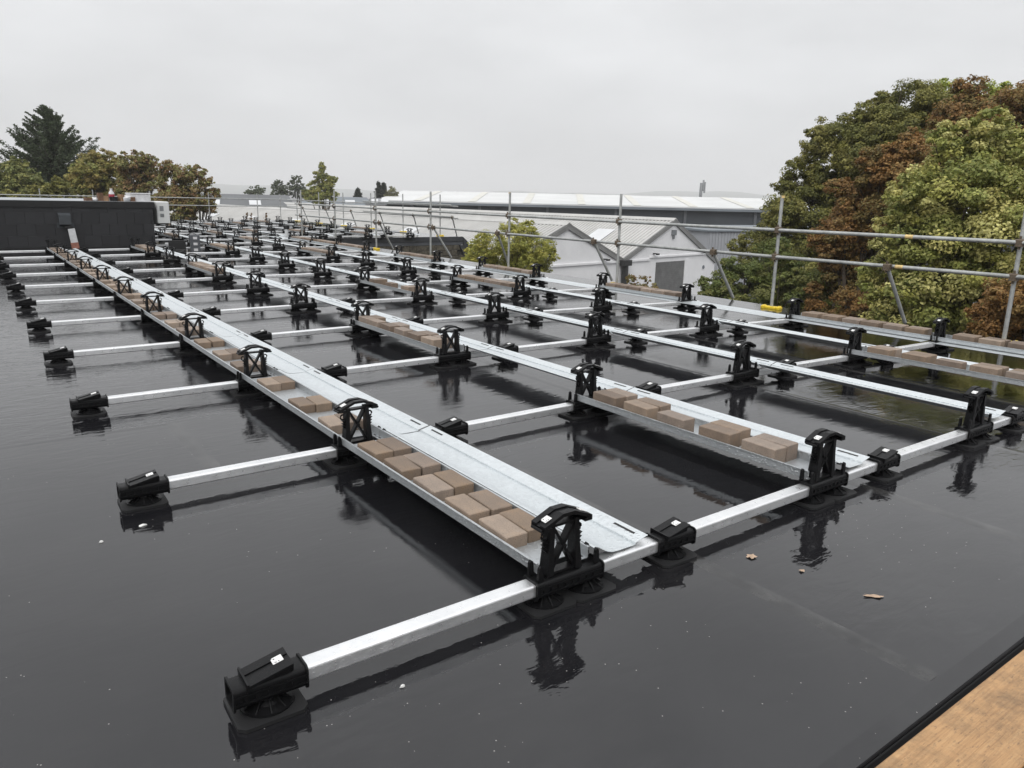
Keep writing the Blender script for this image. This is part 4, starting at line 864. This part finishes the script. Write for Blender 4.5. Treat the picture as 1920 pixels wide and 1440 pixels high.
def conifer(name, label, u, vtop, vbase, d, width_px, cols, nb=120, spray=0.28, lean=0.0):
    p = at(u, vbase, d); top = at(u, vtop, d).z; wd = width_px / 1400 * d / 2; t = thing(name, label, 'tree', (p.x, p.y, ZG)); H = top - ZG; zb_ = p.z - ZG; m = MB(); m.tube([(0, 0, 0), (0, 0, H * .6), (lean, 0, H)], [0.3 * wd / 3, 0.2 * wd / 3, 0.02], 8); Cs, Ns, Sz, Co = [], [], [], []; cols = np.array(cols)
    for k in range(nb):
        f = (k + random.random()) / nb; z = zb_ + (H - zb_) * f; prof = (1 - f) ** 0.85 * (0.6 + 0.4 * min(1, f * 4 + .3)); ln = wd * prof * random.uniform(.6, 1.1) + .12; a = random.uniform(0, 6.283); rise = random.uniform(.05, .6) * ln
        e = Vector((math.cos(a) * ln, math.sin(a) * ln, z + rise)); s_ = Vector((lean * f, 0, z - .3)); mid = s_.lerp(e, .55) - Vector((0, 0, .12 * ln)); m.tube([s_, mid, e], [.05, .03, .008], 4); n_ = int(36 + 60 * ln)
        ff = RNG.random(n_) ** .7; P_ = np.array([(s_.lerp(mid, min(1, g / .55)) if g < .55 else mid.lerp(e, (g - .55) / .45)) for g in ff]); P_ = P_ + RNG.normal(size=(n_, 3)) * np.array([.14, .14, .10]) * (1.25 - ff)[:, None] * max(.5, ln * .5)
        Cs.append(P_); nn_ = unit(n_) + np.array([0, 0, .5]); Ns.append(nn_ / np.linalg.norm(nn_, axis=1)[:, None]); Sz.append(spray * RNG.uniform(.5, 1.2, n_)); Co.append(cols[RNG.integers(len(cols), size=n_)] * RNG.uniform(.75, 1.25, (n_, 1)))
    part(t, 'crown', leaf_mesh('crown', np.concatenate(Cs), np.concatenate(Ns), np.concatenate(Sz), np.concatenate(Co), 0.3)); part(t, 'trunk', m.mesh('trunk', 'bark', True)); return t
conifer('conifer', 'tall dark spreading conifer at the far left above the plant room', 100, 200, 345, 62, 170, [(0.075, 0.100, 0.052), (0.098, 0.126, 0.066), (0.060, 0.080, 0.042)], 230, 0.12, 0.35)
for u, vt, wpx, lb in ((710, 342, 16, 'left of two small pointed conifers on the skyline'), (720, 344, 14, 'right of two small pointed conifers on the skyline'), (671, 354, 16, 'lone small conifer on the skyline left of the pointed pair')):
    conifer('conifer', lb, u, vt, 376, 125, wpx, [(0.045, 0.055, 0.04), (0.055, 0.065, 0.048)], 50, 0.3)
# weeds growing at the far roof edge
for u, v, lb in ((461, 400, 'left brown weed sprouting at the far roof edge'), (469, 400, 'middle brown weed sprouting at the far roof edge'), (497, 399, 'right brown weed sprouting at the far roof edge')):
    b = at(u, v + 6, 43); t = thing('weed', lb, 'plant', (b.x, b.y, -0.06), 0, 'weeds at the far roof edge'); n_ = 60; hh = RNG.random(n_)
    C_ = np.stack([RNG.normal(size=n_) * .05 * (1.2 - hh) + hh * .08, RNG.normal(size=n_) * .05, hh * .45], 1); part(t, 'leaves', leaf_mesh('leaves', C_, unit(n_), RNG.uniform(.03, .06, n_), np.array([(0.17, 0.10, 0.035)] * n_) * RNG.uniform(.7, 1.3, (n_, 1))))
    m = MB(); m.tube([(0, 0, 0), (.08, 0, .45)], [.008, .003], 5); part(t, 'stem', m.mesh('stem', 'bark'))

# ------------------------------------------------------------------ rain haze
hz = bpy.data.materials.new('haze'); hz.use_nodes = True; hn = hz.node_tree; hn.nodes.clear(); ho = hn.nodes.new('ShaderNodeOutputMaterial'); pv = hn.nodes.new('ShaderNodeVolumePrincipled')
pv.inputs['Color'].default_value = (0.99, 0.99, 0.995, 1); pv.inputs['Density'].default_value = 0.00042; pv.inputs['Anisotropy'].default_value = 0.0; hn.links.new(pv.outputs[0], ho.inputs['Volume'])
m = MB(); m.box(-4600, 4600, -4600, 4600, ZG - 2, 110); MATS['haze'] = hz; tag(build('haze', m, 'haze'), kind='stuff')
